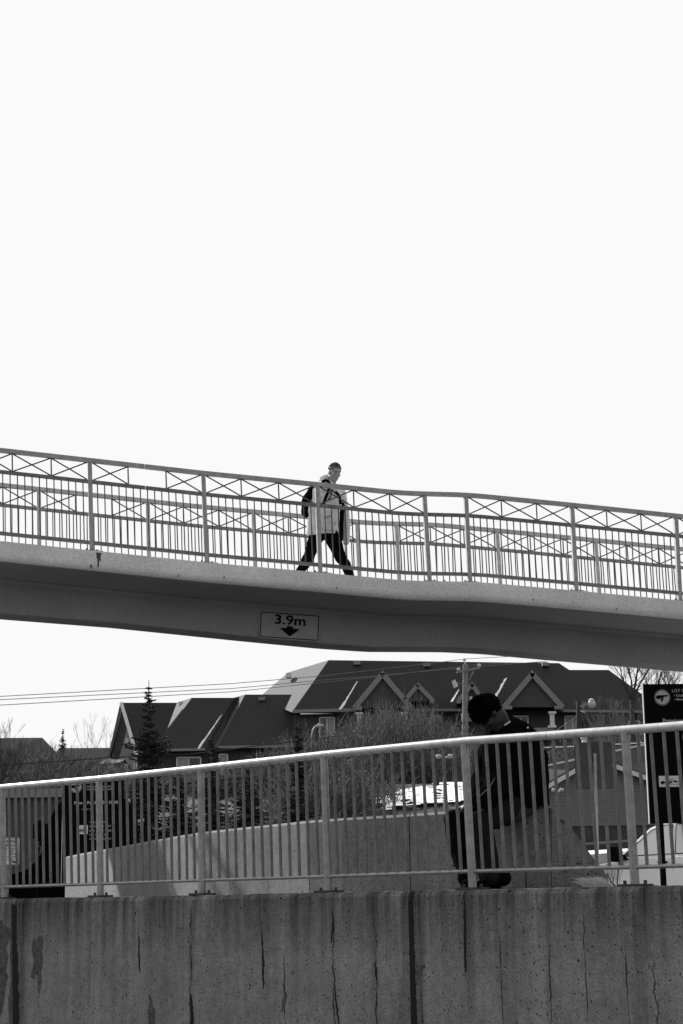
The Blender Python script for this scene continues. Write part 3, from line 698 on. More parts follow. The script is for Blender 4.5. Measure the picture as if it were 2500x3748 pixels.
for x in (1552 + 118, 1077 + 208): bar_px((x, 2610, Y0 + .4), (x + 1, 2740, Y0 + .4), 0.1, 0.1, hA, 'downpipe', 'trim')
for x, y in ((1307, 2427), (1563, 2434), (1996, 2432), (2142, 2470)): vent(x, y, 112.9, hA)
for x, y in ((1057, 2473), (1124, 2458)): vent(x, y, 116.5, hA, (0.35, 0.6, 0.3), 'trim_white')
# strips of old snow in the roof valleys (things the wind left there)
def snow_strip(p, q, w0, w1, label):
    a, b = at(*p), at(*q); m = MB(); rr = random.Random(int(p[0])); k = 16; L_, R_ = [], []; X = Vector((1, 0, 0.2))
    for i in range(k + 1):
        c = a.lerp(b, i / k); ww = w0 + (w1 - w0) * i / k; L_.append(c - X * ww * rr.uniform(0.4, 1.3)); R_.append(c + X * ww * rr.uniform(0.4, 0.9))
    m.prism(L_ + R_[::-1], (0, -0.06, 0.0)); return tag(m.build('snow_strip', 'snow', base=a), label, 'snow', 'snow left in the roof valleys')
snow_strip((1308, 2494, 109), (1247, 2596, 107.3), 0.04, 0.12, 'long snow strip left of the large gable that is left of the utility pole')
snow_strip((1852, 2482, 109), (1814, 2551, 107.8), 0.10, 0.12, 'snow strip in the roof valley just above the bowed head')
snow_strip((1680, 2523, 109), (1653, 2569, 108), 0.04, 0.1, 'thin snow strip just left of the utility pole')
snow_strip((812, 2616, 109), (727, 2740, 107.5), 0.03, 0.13, 'widening snow strip above the left eaves between two dark roofs')
# -- the stepped row to the left
hB = house('townhouse', 950, 2900, Y0, 'townhouse with a plain dark roof between the tall gabled house and the left row')
front_wall(800, 2735, 1085, 3000, Y0 + .6, hB, 'siding', 8)
roof_poly([(795, 2738, Y0 - .1), (897, 2542, 113.4), (1107, 2542, 113.4), (1086, 2738, Y0 - .1)], hB)
roof_poly([(795, 2738, Y0), (897, 2542, 113.45), (856, 2553, 115.5), (700, 2738, 114)], hB, matn='shingle_pale_lit')
bar_px((800, 2735, Y0 - .3), (1083, 2731, Y0 - .3), 0.15, 0.2, hB, 'gutter', 'trim'); vent(958, 2558, 113, hB); vent(856, 2569, 114.6, hB, (0.3, 0.6, 0.3), 'trim_white')
window(803, 2762, 833, 2835, Y0 + .5, hB, False, [0]); window(987, 2757, 1018, 2834, Y0 + .5, hB, False); bar_px((940, 2740, Y0 + .4), (942, 3000, Y0 + .4), 0.09, 0.1, hB, 'downpipe', 'trim_white')
window(990, 2885, 1016, 2970, Y0 + .5, hB, False, [0])
hC = house('townhouse', 660, 2900, Y0, 'townhouse with a dark roof and a wide half-shaded window, just right of the tallest spruce')
front_wall(560, 2745, 800, 3000, Y0 + .8, hC, 'siding', 8)
roof_poly([(560, 2748, Y0 + .1), (702, 2554, 113.6), (858, 2554, 113.6), (830, 2600, 112.8), (745, 2748, Y0 + .1)], hC)
roof_poly([(560, 2748, Y0 + .1), (702, 2554, 113.65), (648, 2571, 116.2), (560, 2700, 115)], hC, matn='shingle_pale_lit')
roof_poly([(745, 2748, Y0 + .1), (858, 2554, 113.8), (900, 2545, 115), (800, 2748, Y0 + .3)], hC)
bar_px((592, 2746, Y0 - .2), (750, 2743, Y0 - .2), 0.15, 0.2, hC, 'gutter', 'trim'); window(648, 2773, 735, 2860, Y0 + .6, hC, True, [0]); vent(664, 2578, 115, hC, (0.3, 0.6, 0.3), 'trim_white')
hD = house('townhouse', 500, 2900, Y0, 'leftmost townhouse of the row, its narrow end gable edged with a pale board')
roof_poly([(500, 2768, Y0 - .6), (445, 2572, 111.5), (648, 2572, 113.6), (575, 2768, Y0)], hD)
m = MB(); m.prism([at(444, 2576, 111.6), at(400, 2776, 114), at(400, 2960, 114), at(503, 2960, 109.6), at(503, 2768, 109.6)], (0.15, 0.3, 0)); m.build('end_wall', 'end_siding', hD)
front_wall(503, 2768, 600, 2960, Y0 + .9, hD, 'siding', 6)
bar_px((444, 2573, 111.3), (501, 2766, 109.2), 0.2, 0.16, hD, 'barge_board', 'trim_white'); bar_px((444, 2573, 111.3), (399, 2772, 113.8), 0.12, 0.12, hD, 'barge_board', 'trim')
roof_poly([(355, 2797, 112), (400, 2772, 114), (480, 2765, 114), (440, 2790, 110)], hD, 'porch_roof', 'shingle_pale_lit')
for x0, y0, x1, y1 in ((457, 2798, 466, 2828), (492, 2790, 501, 2815), (462, 2704, 468, 2718)): window(x0, y0, x1, y1, 109.0 if x0 > 470 else 110.2, hD, False, [0], 0.06)
m = MB(); m.prism([at(415, 2830, 111), at(428, 2812, 111), at(432, 2835, 111), at(415, 2840, 111)], (0, 0.3, 0)); m.build('door_light_panel', 'trim_white', hD)
hE = house('bungalow', 60, 2850, 90, 'low dark hip roof behind bare branches at the far left')
roof_poly([(-260, 2810, 86), (-160, 2702, 88.5), (155, 2700, 88.5), (262, 2812, 86)], hE); front_wall(-240, 2805, 245, 2900, 86.6, hE, 'siding', 8)
hF = house('bungalow', 330, 2850, 120, 'low flat-ridged roof between the small far spruce and the left townhouse')
roof_poly([(170, 2830, 114), (215, 2738, 117), (460, 2737, 117), (470, 2828, 114)], hF, matn='shingle'); front_wall(180, 2828, 465, 2900, 114.6, hF, 'siding', 8)

# -- small sided building on the right
YS = 54
sb = house('small_building', 2180, 3090, YS, 'small gabled building with horizontal siding behind the blank sign back', 'building')
ap = at(2176, 2778, YS); lf = at(1860, 2960, YS); rt = at(2560, 2925, YS); gl = at(1860, 3028, YS).z; ft = at(2200, 3100, YS).z
m = MB(); m.prism([Vector((lf.x, YS, gl)), Vector((rt.x, YS, gl)), Vector((rt.x, YS, rt.z)), ap, Vector((lf.x, YS, lf.z))], (0, 7, 0)); m.build('wall', 'siding_light', sb)
zz = gl; k = 0
m = MB(); m.prism([Vector((lf.x + .03, YS + 0.04, ft)), Vector((rt.x - .03, YS + .04, ft)), Vector((rt.x - .03, YS + .04, gl)), Vector((lf.x + .03, YS + .04, gl))], (0, 6.9, 0)); m.build('foundation', 'foundation', sb)
for p in (lf, rt):
    m = MB(); o_ = Vector((0, -0.3, 0.03)); d_ = (p - ap) * 1.03; m.prism([ap + o_, ap + d_ + o_, ap + d_ + Vector((0, 7.3, .03)), ap + Vector((0, 7.3, .03))], (0, 0, 0.08)); m.build('roof', 'shingle_pale_lit', sb)
    m = MB(); m.bar(ap + Vector((0, -0.33, -0.02)), ap + d_ + Vector((0, -0.33, -0.02)), 0.05, 0.13, Vector((0, 0, 1))); m.build('barge_board', 'trim_white', sb)
m = MB(); pa, pb = at(1985, 2806, 57), at(2420, 2712, 57); pc, pd = at(2420, 2850, 55.5), at(1985, 2870, 55.5); m.prism([pa, pb, pc, pd], (0, .3, -0.02)); m.build('rear_roof', 'shingle_pale_lit', sb)
m = MB(); m.bar(pa, pb, 0.1, 0.06); m.build('ridge_flashing', 'trim_white', sb)
m = MB(); p = at(2140, 2735, 56); q = at(2140, 2704, 56); m.tube([p, q], 0.09, 10); m.tube([q, q + Vector((0, 0, 0.03))], 0.13, 10); m.build('flue', 'trim_white', sb)
# low grey building on the left
YL = 50
lb = house('low_building', 60, 3200, YL, 'long low grey building behind the reserved parking sign', 'building')
a = at(-420, 2912, YL); b = at(262, 2910, YL)
m = MB(); m.prism([Vector((a.x, YL, 0.9)), Vector((b.x, YL, 0.9)), Vector((b.x, YL, a.z)), Vector((a.x, YL, a.z))], (0, 9, 0)); m.build('wall', 'ribbed', lb)
m = MB(); m.bar(Vector((a.x, YL - .1, a.z)), Vector((b.x + .1, YL - .1, a.z)), 0.16, 0.24); m.build('fascia', 'trim', lb)
for x in (125, 150, 172): window(x, 2890, x + 16, 2902, YL + 0.5, lb, False, [0], 0.05)

# snow on the slope and kerb strips
def snow_on_slope(name, pxs, label, lift=0.06):
    v = []
    for x, y in pxs:
        lo, hi = 44.0, 100.0
        for _ in range(40):
            md = (lo + hi) / 2; p = at(x, y, md)
            if p.z > hgt(p.x, p.y): lo = md
            else: hi = md
        p = at(x, y, lo); v.append(p)
    # dense sheet draped over the terrain
    x0 = min(p.x for p in v); x1 = max(p.x for p in v); y0 = min(p.y for p in v); y1 = max(p.y for p in v)
    def inside(X, Yy):
        c = False; j = len(v) - 1
        for i in range(len(v)):
            if (v[i].y > Yy) != (v[j].y > Yy) and X < (v[j].x - v[i].x) * (Yy - v[i].y) / (v[j].y - v[i].y) + v[i].x: c = not c
            j = i
        return c
    m = MB(); N = 150; stx = (x1 - x0) / N; sty = (y1 - y0) / N
    for i in range(N):
        for j in range(N):
            X = x0 + i * stx; Yy = y0 + j * sty
            nn = Vector((X, Yy, 3)); w1 = 1.1 * mnoise.noise(nn * .7) + .5 * mnoise.noise(nn * 2.3) + .25 * mnoise.noise(nn * 6); w2 = 1.2 * mnoise.noise(nn * .6 + Vector((9, 0, 0))) + .5 * mnoise.noise(nn * 2.1)
            if inside(X + w1, Yy + w2) and mnoise.noise(nn * 1.7) + .4 * mnoise.noise(nn * 5) < .42:
                q = [(X, Yy), (X + stx, Yy), (X + stx, Yy + sty), (X, Yy + sty)]
                m.add([Vector((a, b, hgt(a, b) + lift)) for a, b in q], [(0, 1, 2, 3)])
    c = sum(v, Vector()) / len(v); o = m.build(name, 'snow', base=Vector((c.x, c.y, hgt(c.x, c.y)))); return tag(o, label, 'snow', kind='stuff')
snow_on_slope('snow_patch', [(1370, 2972), (1400, 2925), (1500, 2900), (1590, 2878), (1700, 2856), (1860, 2835), (1860, 2930), (1700, 2942), (1600, 2945), (1500, 2958), (1440, 2966)], 'bright patch of old snow lying on the slope under bare shrubs')
kb = [at(2100, 3092, 49), at(2320, 3076, 49)]
m = MB(); m.bar(kb[0], kb[1], 0.2, 0.06); o = m.build('kerb', 'trim', base=kb[0]); tag(o, kind='structure')
m = MB(); q = [at(2145, 3114, 40), at(2330, 3104, 40), at(2340, 3112, 39), at(2150, 3128, 39)]; m.prism(q, (0, 0.4, -0.5)); tag(m.build('snow_bank', 'snow', base=q[0]), 'low white snow bank beside the hood of the white car', 'snow')

# ------------------------------------------------------------------ poles, lamps, wires
YP = 84
up = thing('utility_pole', Vector((at(1708, 3100, YP).x, YP, hgt(0, YP) - 0.3)), 'tall wooden utility pole with a short crossarm, rising just left of the bowed head', 'utility pole')
tp = at(1704, 2432, YP); bt = up.location
m = MB(); m.tube([bt, bt.lerp(tp, .5), tp], [0.17, 0.14, 0.125], 14); m.build('pole', 'wood_pole', up, smooth=True)
m = MB(); m.tube([tp, at(1699, 2416, YP)], 0.03, 6); ins = m.build('top_pin', 'trim_white', up)
m = MB(); m.bar(at(1671, 2461, YP - .2), at(1757, 2444, YP - .2), 0.1, 0.1); m.build('crossarm', 'wood_pole', up)
for x, y in ((1699, 2414), (1679, 2449), (1754, 2434)):
    m = MB(); p = at(x, y, YP - .2); m.tube([p - Vector((0, 0, .06)), p, p + Vector((0, 0, .06))], [0.07, 0.09, 0.05], 8); m.build('insulator', 'trim_white', up)
m = MB(); m.tube([at(1734, 2456, YP - .15), at(1717, 2490, YP - .1)], 0.025, 5); m.build('brace', 'trim', up)
m = MB(); m.tube([at(1660, 2490, YP - .3), at(1672, 2514, YP - .3)], 0.085, 10); m.tube([at(1655, 2494, YP - .3), at(1664, 2518, YP - .3)], 0.03, 6); sw_ = m.build('cutout_switch', 'trim_white', up)
m = MB(); m.tube([at(1672, 2500, YP - .25), at(1698, 2502, YP - .1)], 0.02, 5); m.build('bracket', 'trim', up)
m = MB(); m.tube([at(1724, 2550, YP - .3), at(1724, 2600, YP - .3)], 0.06, 8); m.build('conduit', 'trim_white', up)
def wire(pts, r_, name, label, matn='wire_grey', cat='cable', grp=None):
    v = [at(*p) for p in pts]; out = []
    for a, b in zip(v, v[1:]):
        for i in range(10): out.append(a.lerp(b, i / 10))
    out.append(v[-1]); m = MB(); m.tube(out, r_, 5); return tag(m.build(name, matn, base=v[0]), label, cat, grp)
G = 'overhead power wires'
wire([(-300, 2566, 60), (0, 2549, 63), (850, 2502, 72), (1200, 2472, 77), (1650, 2419, 83), (1699, 2412, YP), (2200, 2385, 90)], 0.014, 'power_wire', 'highest of the three power wires crossing the pale sky', grp=G)
wire([(-300, 2573, 60), (0, 2561, 63), (850, 2520, 72), (1152, 2492, 76), (1396, 2472, 79), (1679, 2446, YP - .2), (2000, 2420, 88)], 0.014, 'power_wire', 'middle one of the three power wires crossing the pale sky', grp=G)
wire([(-300, 2592, 60), (0, 2581, 63), (850, 2532, 72), (1152, 2501, 76), (1400, 2474.5, 79), (1754, 2431, YP - .2), (2000, 2424, 88)], 0.014, 'power_wire', 'lowest of the three power wires crossing the pale sky', grp=G)
wire([(-200, 2815, 50), (400, 2773, 58), (700, 2760, 60), (1250, 2692, 74), (1640, 2652, YP - 1), (1708, 2646, YP)], 0.02, 'telephone_wire', 'thin dark wire sagging in front of the brush left of the utility pole', 'cable')
wire([(620, 2872, 60), (900, 2846, 66), (1200, 2817, 73), (1500, 2782, 80), (1707, 2752, YP), (1900, 2740, 80), (2110, 2733, 74), (2500, 2712, 66)], 0.045, 'service_cable', 'thick black cable with clamps running low across the brush behind the railing', 'cable')
m = MB(); p = at(1299, 2819, 74.5); m.box(p, 0.28, 0.14, 0.22); tag(m.build('cable_box', 'cable', base=p), 'small black splice box hanging on the thick cable', 'box')
def lamp_post(name, base_px, top_px, Y, arms, label, r_=0.07):
    b = at(base_px[0], base_px[1], Y); t = at(top_px[0], top_px[1], Y); b = Vector((b.x, Y, min(b.z, hgt(b.x, Y))))
    o = thing(name, b, label, 'street lamp'); m = MB(); m.tube([b, b.lerp(t, .5), t], [r_, r_ * .8, r_ * .55], 10); m.build('pole', 'lamp_white', o, smooth=True)
    for pts, hd in arms:
        m = MB(); m.tube([t] + [at(x, y, Y) for x, y in pts], r_ * .5, 8); m.build('arm', 'lamp_white', o, smooth=True)
        a, b2 = at(hd[0], hd[1], Y), at(hd[2], hd[3], Y); m = MB(); m.tube([a, a.lerp(b2, .3), b2], [r_ * .9, r_ * 1.3, r_ * .8], 8); m.build('lamp_head', 'lamp_white', o, smooth=True)
    return o
lamp_post('street_lamp', (1137, 2990), (1140, 2700), 75, [([(1145, 2672), (1153, 2660), (1163, 2656)], (1160, 2656, 1183, 2657))], 'small curved-arm street lamp in front of the half-shaded window')
lamp_post('street_lamp', (1630, 2990), (1624, 2775), 60, [([(1622, 2770), (1612, 2768)], (1596, 2771, 1614, 2767)), ([(1640, 2770), (1648, 2768)], (1640, 2768, 1660, 2768))], 'white twin-head lamp post left of the utility pole, rising from the parapet top', 0.06)
lamp_post('street_lamp', (2042, 3060), (2040, 2910), 48, [([(2036, 2896), (2030, 2892)], (2020, 2892, 2034, 2891)), ([(2046, 2896), (2052, 2892)], (2048, 2891, 2064, 2892))], 'small twin-head lamp post in front of the sided building', 0.04)
lamp_post('street_lamp', (456, 3180), (455, 2942), 46, [([(455, 2936)], (449, 2933, 460, 2932)), ([(465, 2934)], (464, 2932, 476, 2931))], 'small twin-head lamp post at the right edge of the left parking sign', 0.04)
YQ = 76
lp = thing('street_lamp', Vector((at(2120, 2900, YQ).x, YQ, hgt(0, YQ))), 'dark wooden lamp pole with a slanting arm and a pale globe at the right', 'street lamp')
m = MB(); m.tube([lp.location, at(2119, 2567, YQ)], [0.15, 0.11], 12); m.build('pole', 'bark', lp, smooth=True)
m = MB(); m.bar(at(2124, 2588, YQ - .1), at(2160, 2570, YQ - .1), 0.08, 0.12); m.build('arm', 'trim', lp)
m = MB(); p = at(2166, 2577, YQ - .1); m.ball(p, (0.18, 0.18, 0.2), 10, 8); m.tube([p + Vector((0, 0, .17)), p + Vector((0, 0, .24))], [.14, .05], 10); m.build('globe', 'lamp_white', lp, smooth=True)
m = MB(); m.tube([at(2125, 2601, YQ - .2), at(2140, 2608, YQ - .2)], 0.03, 6); m.build('insulator', 'trim_white', lp)
wire([(2118, 2620, YQ), (2010, 2690, YQ), (1960, 2720, YQ)], 0.014, 'guy_wire', 'pale guy wire slanting down left from the dark lamp pole')

# ------------------------------------------------------------------ signs
def board(px, py, Y, W_, H_, yaw, label, name='parking_sign', sk=1.0):
    W_ *= sk; H_ *= sk
    """black board hung by its top left corner at a picture point"""
    tl = at(px, py, Y); X = Vector((math.cos(yaw), math.sin(yaw), 0)); Z = Vector((0, 0, 1)); Nn = X.cross(Z); Nn = -Nn if Nn.y > 0 else Nn
    o = thing(name, Vector((tl.x, tl.y, 1.24)) + X * (W_ / 2), label, 'sign')
    c = tl + X * (W_ / 2) - Z * (H_ / 2)
    m = MB(); m.box(c - Nn * 0.012, W_, 0.02, H_, X, Nn, Z); m.build('board', 'sign_black', o)
    m = MB(); m.box(tl - X * 0.0035 - Z * (H_ / 2) - Nn * 0.01, 0.007, 0.032, H_, X, Nn, Z); m.build('edge_strip', 'sign_edge', o)
    P = lambda u, v, d=0.0: tl + X * (u * sk) - Z * (v * sk) + Nn * d
    return o, P, X, Z, Nn, tl
def disc(P, u, v, r_, n=28):
    return [P(u + r_ * math.cos(2 * math.pi * i / n), v + r_ * math.sin(2 * math.pi * i / n)) for i in range(n)]
def logo(o, P, Nn, u, v, r_):
    r1 = r_; vs = disc(P, u, v, r1, 32) + disc(P, u, v, r1 * 0.955, 32); n = 32
    m = MB(); vs2 = [p + Nn * 0.002 for p in vs]; m.add(vs2, [(i, (i + 1) % n, n + (i + 1) % n, n + i) for i in range(n)]); lg = m.build('emblem_ring', 'sign_grey', o)
    m = MB(); m.prism([p + Nn * 0.001 for p in disc(P, u, v, r_ * 0.87, 32)], Nn * 0.001); em = m.build('emblem', 'sign_grey', o)
    T = [(-.80, -.05), (-.76, .1), (-.62, .2), (-.22, .19), (-.14, 0), (-.1, 0), (-.16, .22), (-.24, .48), (.02, .48), (.2, -.07), (.62, -.11), (.76, -.24), (.70, -.31), (-.55, -.29), (-.72, -.22)]
    m = MB(); m.prism([P(u + a * r_, v + b * r_) + Nn * 0.0025 for a, b in T], Nn * 0.001); m.build('emblem_letter', 'sign_black', em)
def tow_icon(o, P, X, Z, Nn, u, v, w_, h_):
    m = MB(); m.prism([P(u, v) + Nn * .001, P(u + w_, v) + Nn * .001, P(u + w_, v + h_) + Nn * .001, P(u, v + h_) + Nn * .001], Nn * 0.001); t = m.build('tow_away_panel', 'sign_white', o)
    q = lambda a, b: P(u + a * w_, v + b * h_) + Nn * 0.0025
    for poly in ([(.08, .52), (.2, .45), (.3, .55), (.5, .55), (.58, .44), (.62, .5), (.64, .62), (.08, .66)], [(.06, .72), (.94, .76), (.94, .79), (.06, .75)],
                 [(.36, .54), (.66, .2), (.68, .24), (.42, .54)], [(.66, .44), (.74, .4), (.84, .46), (.9, .58), (.86, .62), (.7, .56)], [(.32, .3), (.35, .3), (.36, .5), (.33, .5)]):
        m = MB(); m.prism([q(a, b) for a, b in poly], Nn * 0.0008); m.build('pictogram', 'sign_black', t)
    for a in (.16, .48):
        m = MB(); m.prism([q(a + .055 * math.cos(i * .7854), .66 + .1 * math.sin(i * .7854)) for i in range(8)], Nn * 0.0012); m.build('pictogram', 'sign_black', t)
YR = 17.2; SR = YR / 6620.0
o, P, X, Z, Nn, tl = board(2353, 2504, YR, 0.98, 1.335, R(2.0), 'tall black parking lot sign cut off by the right edge, reading LOT and Premium')
logo(o, P, Nn, 0.182, 0.132, 0.077)
SKT = [1.0]
def T(s_, size, u, v, matn='sign_grey', **k): return text_obj(s_, size * SKT[0], P(u, v, 0.0015), X, Z, 'lettering', matn, o, **k)
T('LOT CLOSED TO', 0.044, 0.278, 0.082); T('\u2022 Disabled Parking Stalls', 0.034, 0.296, 0.125, bold=0.01); T('\u2022 Monthly paid passholders', 0.034, 0.298, 0.163, bold=0.01)
T('Premium Parking', 0.055, 0.172, 0.375, bold=0.016)
m = MB(); n = 40; vs = [P(0.49 + 0.13 * math.cos(2 * math.pi * i / n), 0.52 + 0.13 * math.sin(2 * math.pi * i / n), .003) for i in range(n)] + [P(0.49 + 0.123 * math.cos(2 * math.pi * i / n), 0.52 + 0.123 * math.sin(2 * math.pi * i / n), .003) for i in range(n)]
m.add(vs, [(i, (i + 1) % n, n + (i + 1) % n, n + i) for i in range(n)]); m.build('ring_mark', 'sign_grey', o)
tow_icon(o, P, X, Z, Nn, 0.107, 0.885, 0.205, 0.105)
for u in (0.11, 0.88):
    m = MB(); a = P(u, 0.0, -0.045); b = P(u, 2.25, -0.045); m.bar(a, b, 0.09, 0.04, X); m.build('leg', 'sign_black', o)
m = MB(); c = P(0.03, -0.01, -.01); m.tube([c + Vector((.008 * math.cos(t), 0, .008 * math.sin(t))) for t in [i * .628 for i in range(11)]], 0.0022, 5); m.build('hook', 'sign_black', o)
YLs = 25.4; SKL = 25.4 / 23.0
o, P, X, Z, Nn, tl = board(232, 2848, YLs, 0.775, 1.335, R(0), 'black parking lot sign at the left behind the railing, reading Fri and 18:30', sk=SKL)
logo(o, P, Nn, 0.165, 0.115, 0.077); SKT[0] = SKL
T('\u2022 Disabled Parking Stalls', 0.034, 0.285, 0.122, bold=0.01); T('\u2022 Monthly paid passholders', 0.034, 0.285, 0.160, bold=0.01)
T('Mon \u2013 Fri  02:00 - 18:30', 0.055, 0.145, 0.335, bold=0.014, matn='sign_white', xs=1.04); T('not at any', 0.036, 0.24, 0.408)
for i, s_ in enumerate(['Unauthorized', 'displaying a valid', 'pass will be tagged', 'and towed at', "owner's expense"]): T(s_, 0.041, 0.345, 0.575 + i * 0.052)
tow_icon(o, P, X, Z, Nn, 0.205, 0.60, 0.12, 0.112); T('Payments from', 0.032, 0.18, 0.965, shear=0.3)
for u in (0.09, 0.69):
    m = MB(); m.bar(P(u, 0.0, -0.045), P(u, 2.35, -0.045), 0.09, 0.04, X); m.build('leg', 'sign_black', o)
# small white reserved parking sign
YV = 24.0
tl = at(-14, 3067, YV); X = Vector((1, 0, 0)); Z = Vector((0, 0, 1)); Nn = Vector((0, -1, 0)); k = YV / 6640
o = thing('parking_sign', Vector((tl.x + 43 * k, YV, 1.24)), 'small white reserved parking sign with a right arrow at the far left', 'sign')
P = lambda u, v, d=0.0: tl + X * (u * k) - Z * (v * k) + Nn * d
wS, hS = 86 * k, 98 * k; c = P(43, 49)
m = MB(); m.prism(rrect(c, wS, hS, .02, X, Z), Vector((0, .004, 0))); m.build('plate', 'sign_white', o)
ring(c + Nn * 0.0005, wS - .012, hS - .012, .016, .006, X, Z, Nn * .001).build('border', 'sign_black', o)
def T2(s_, sz, v, bold=0.02): return text_obj(s_, sz, P(43, v, .001), X, Z, 'lettering', 'sign_black', o, align='CENTER', bold=bold)
T2('RESERVED', 0.058, 19); T2('PARKING', 0.058, 33)
for s_, v, z_ in (('MONDAY-FRIDAY', 43, .036), ('06:00-10:00', 52, .036), ('MONTHLY PARKING', 61, .031), ('PASS HOLDERS ONLY', 70, .027), ('ILLEGALLY PARKED', 77, .022), ('VEHICLES TOWED', 84, .022)): T2(s_, z_, v)
m = MB(); m.prism([P(a, b, .001) for a, b in ((58, 86), (68, 86), (68, 82), (76, 88), (68, 94), (68, 90), (58, 90))], Nn * .001); m.build('arrow', 'sign_black', o)
m = MB(); a = P(43, -2, -.03); m.tube([a, Vector((a.x, a.y, 1.1))], 0.025, 8); m.build('post', 'steel_dull', o)
# blank rounded sign seen from behind, on its pale pole
YB = 30.0
a = at(2177, 2758, YB); b = at(2190, 3330, YB)
o = thing('road_sign', Vector((b.x, YB, 1.24)), 'large dark rounded sign panel seen from behind on a pale pole', 'sign')
c = (at(2106, 2716, YB) + at(2245, 2888, YB)) / 2; wS = (at(2245, 2800, YB) - at(2106, 2800, YB)).length; hS = abs(at(2175, 2716, YB).z - at(2175, 2889, YB).z)
m = MB(); m.prism(rrect(c + Vector((0, .06, 0)), wS, hS, .045, X, Z), Vector((0, .004, 0))); m.build('panel', 'sign_back', o)
m = MB(); m.tube([Vector((b.x, YB, 1.2)), a], 0.03, 12); m.build('pole', 'steel', o, smooth=True)
for z_ in (2775, 2862):
    m = MB(); p = at(2178, z_, YB); m.box(Vector((p.x, YB + .03, p.z)), .09, .07, .025); m.build('clamp', 'plate_dark', o)

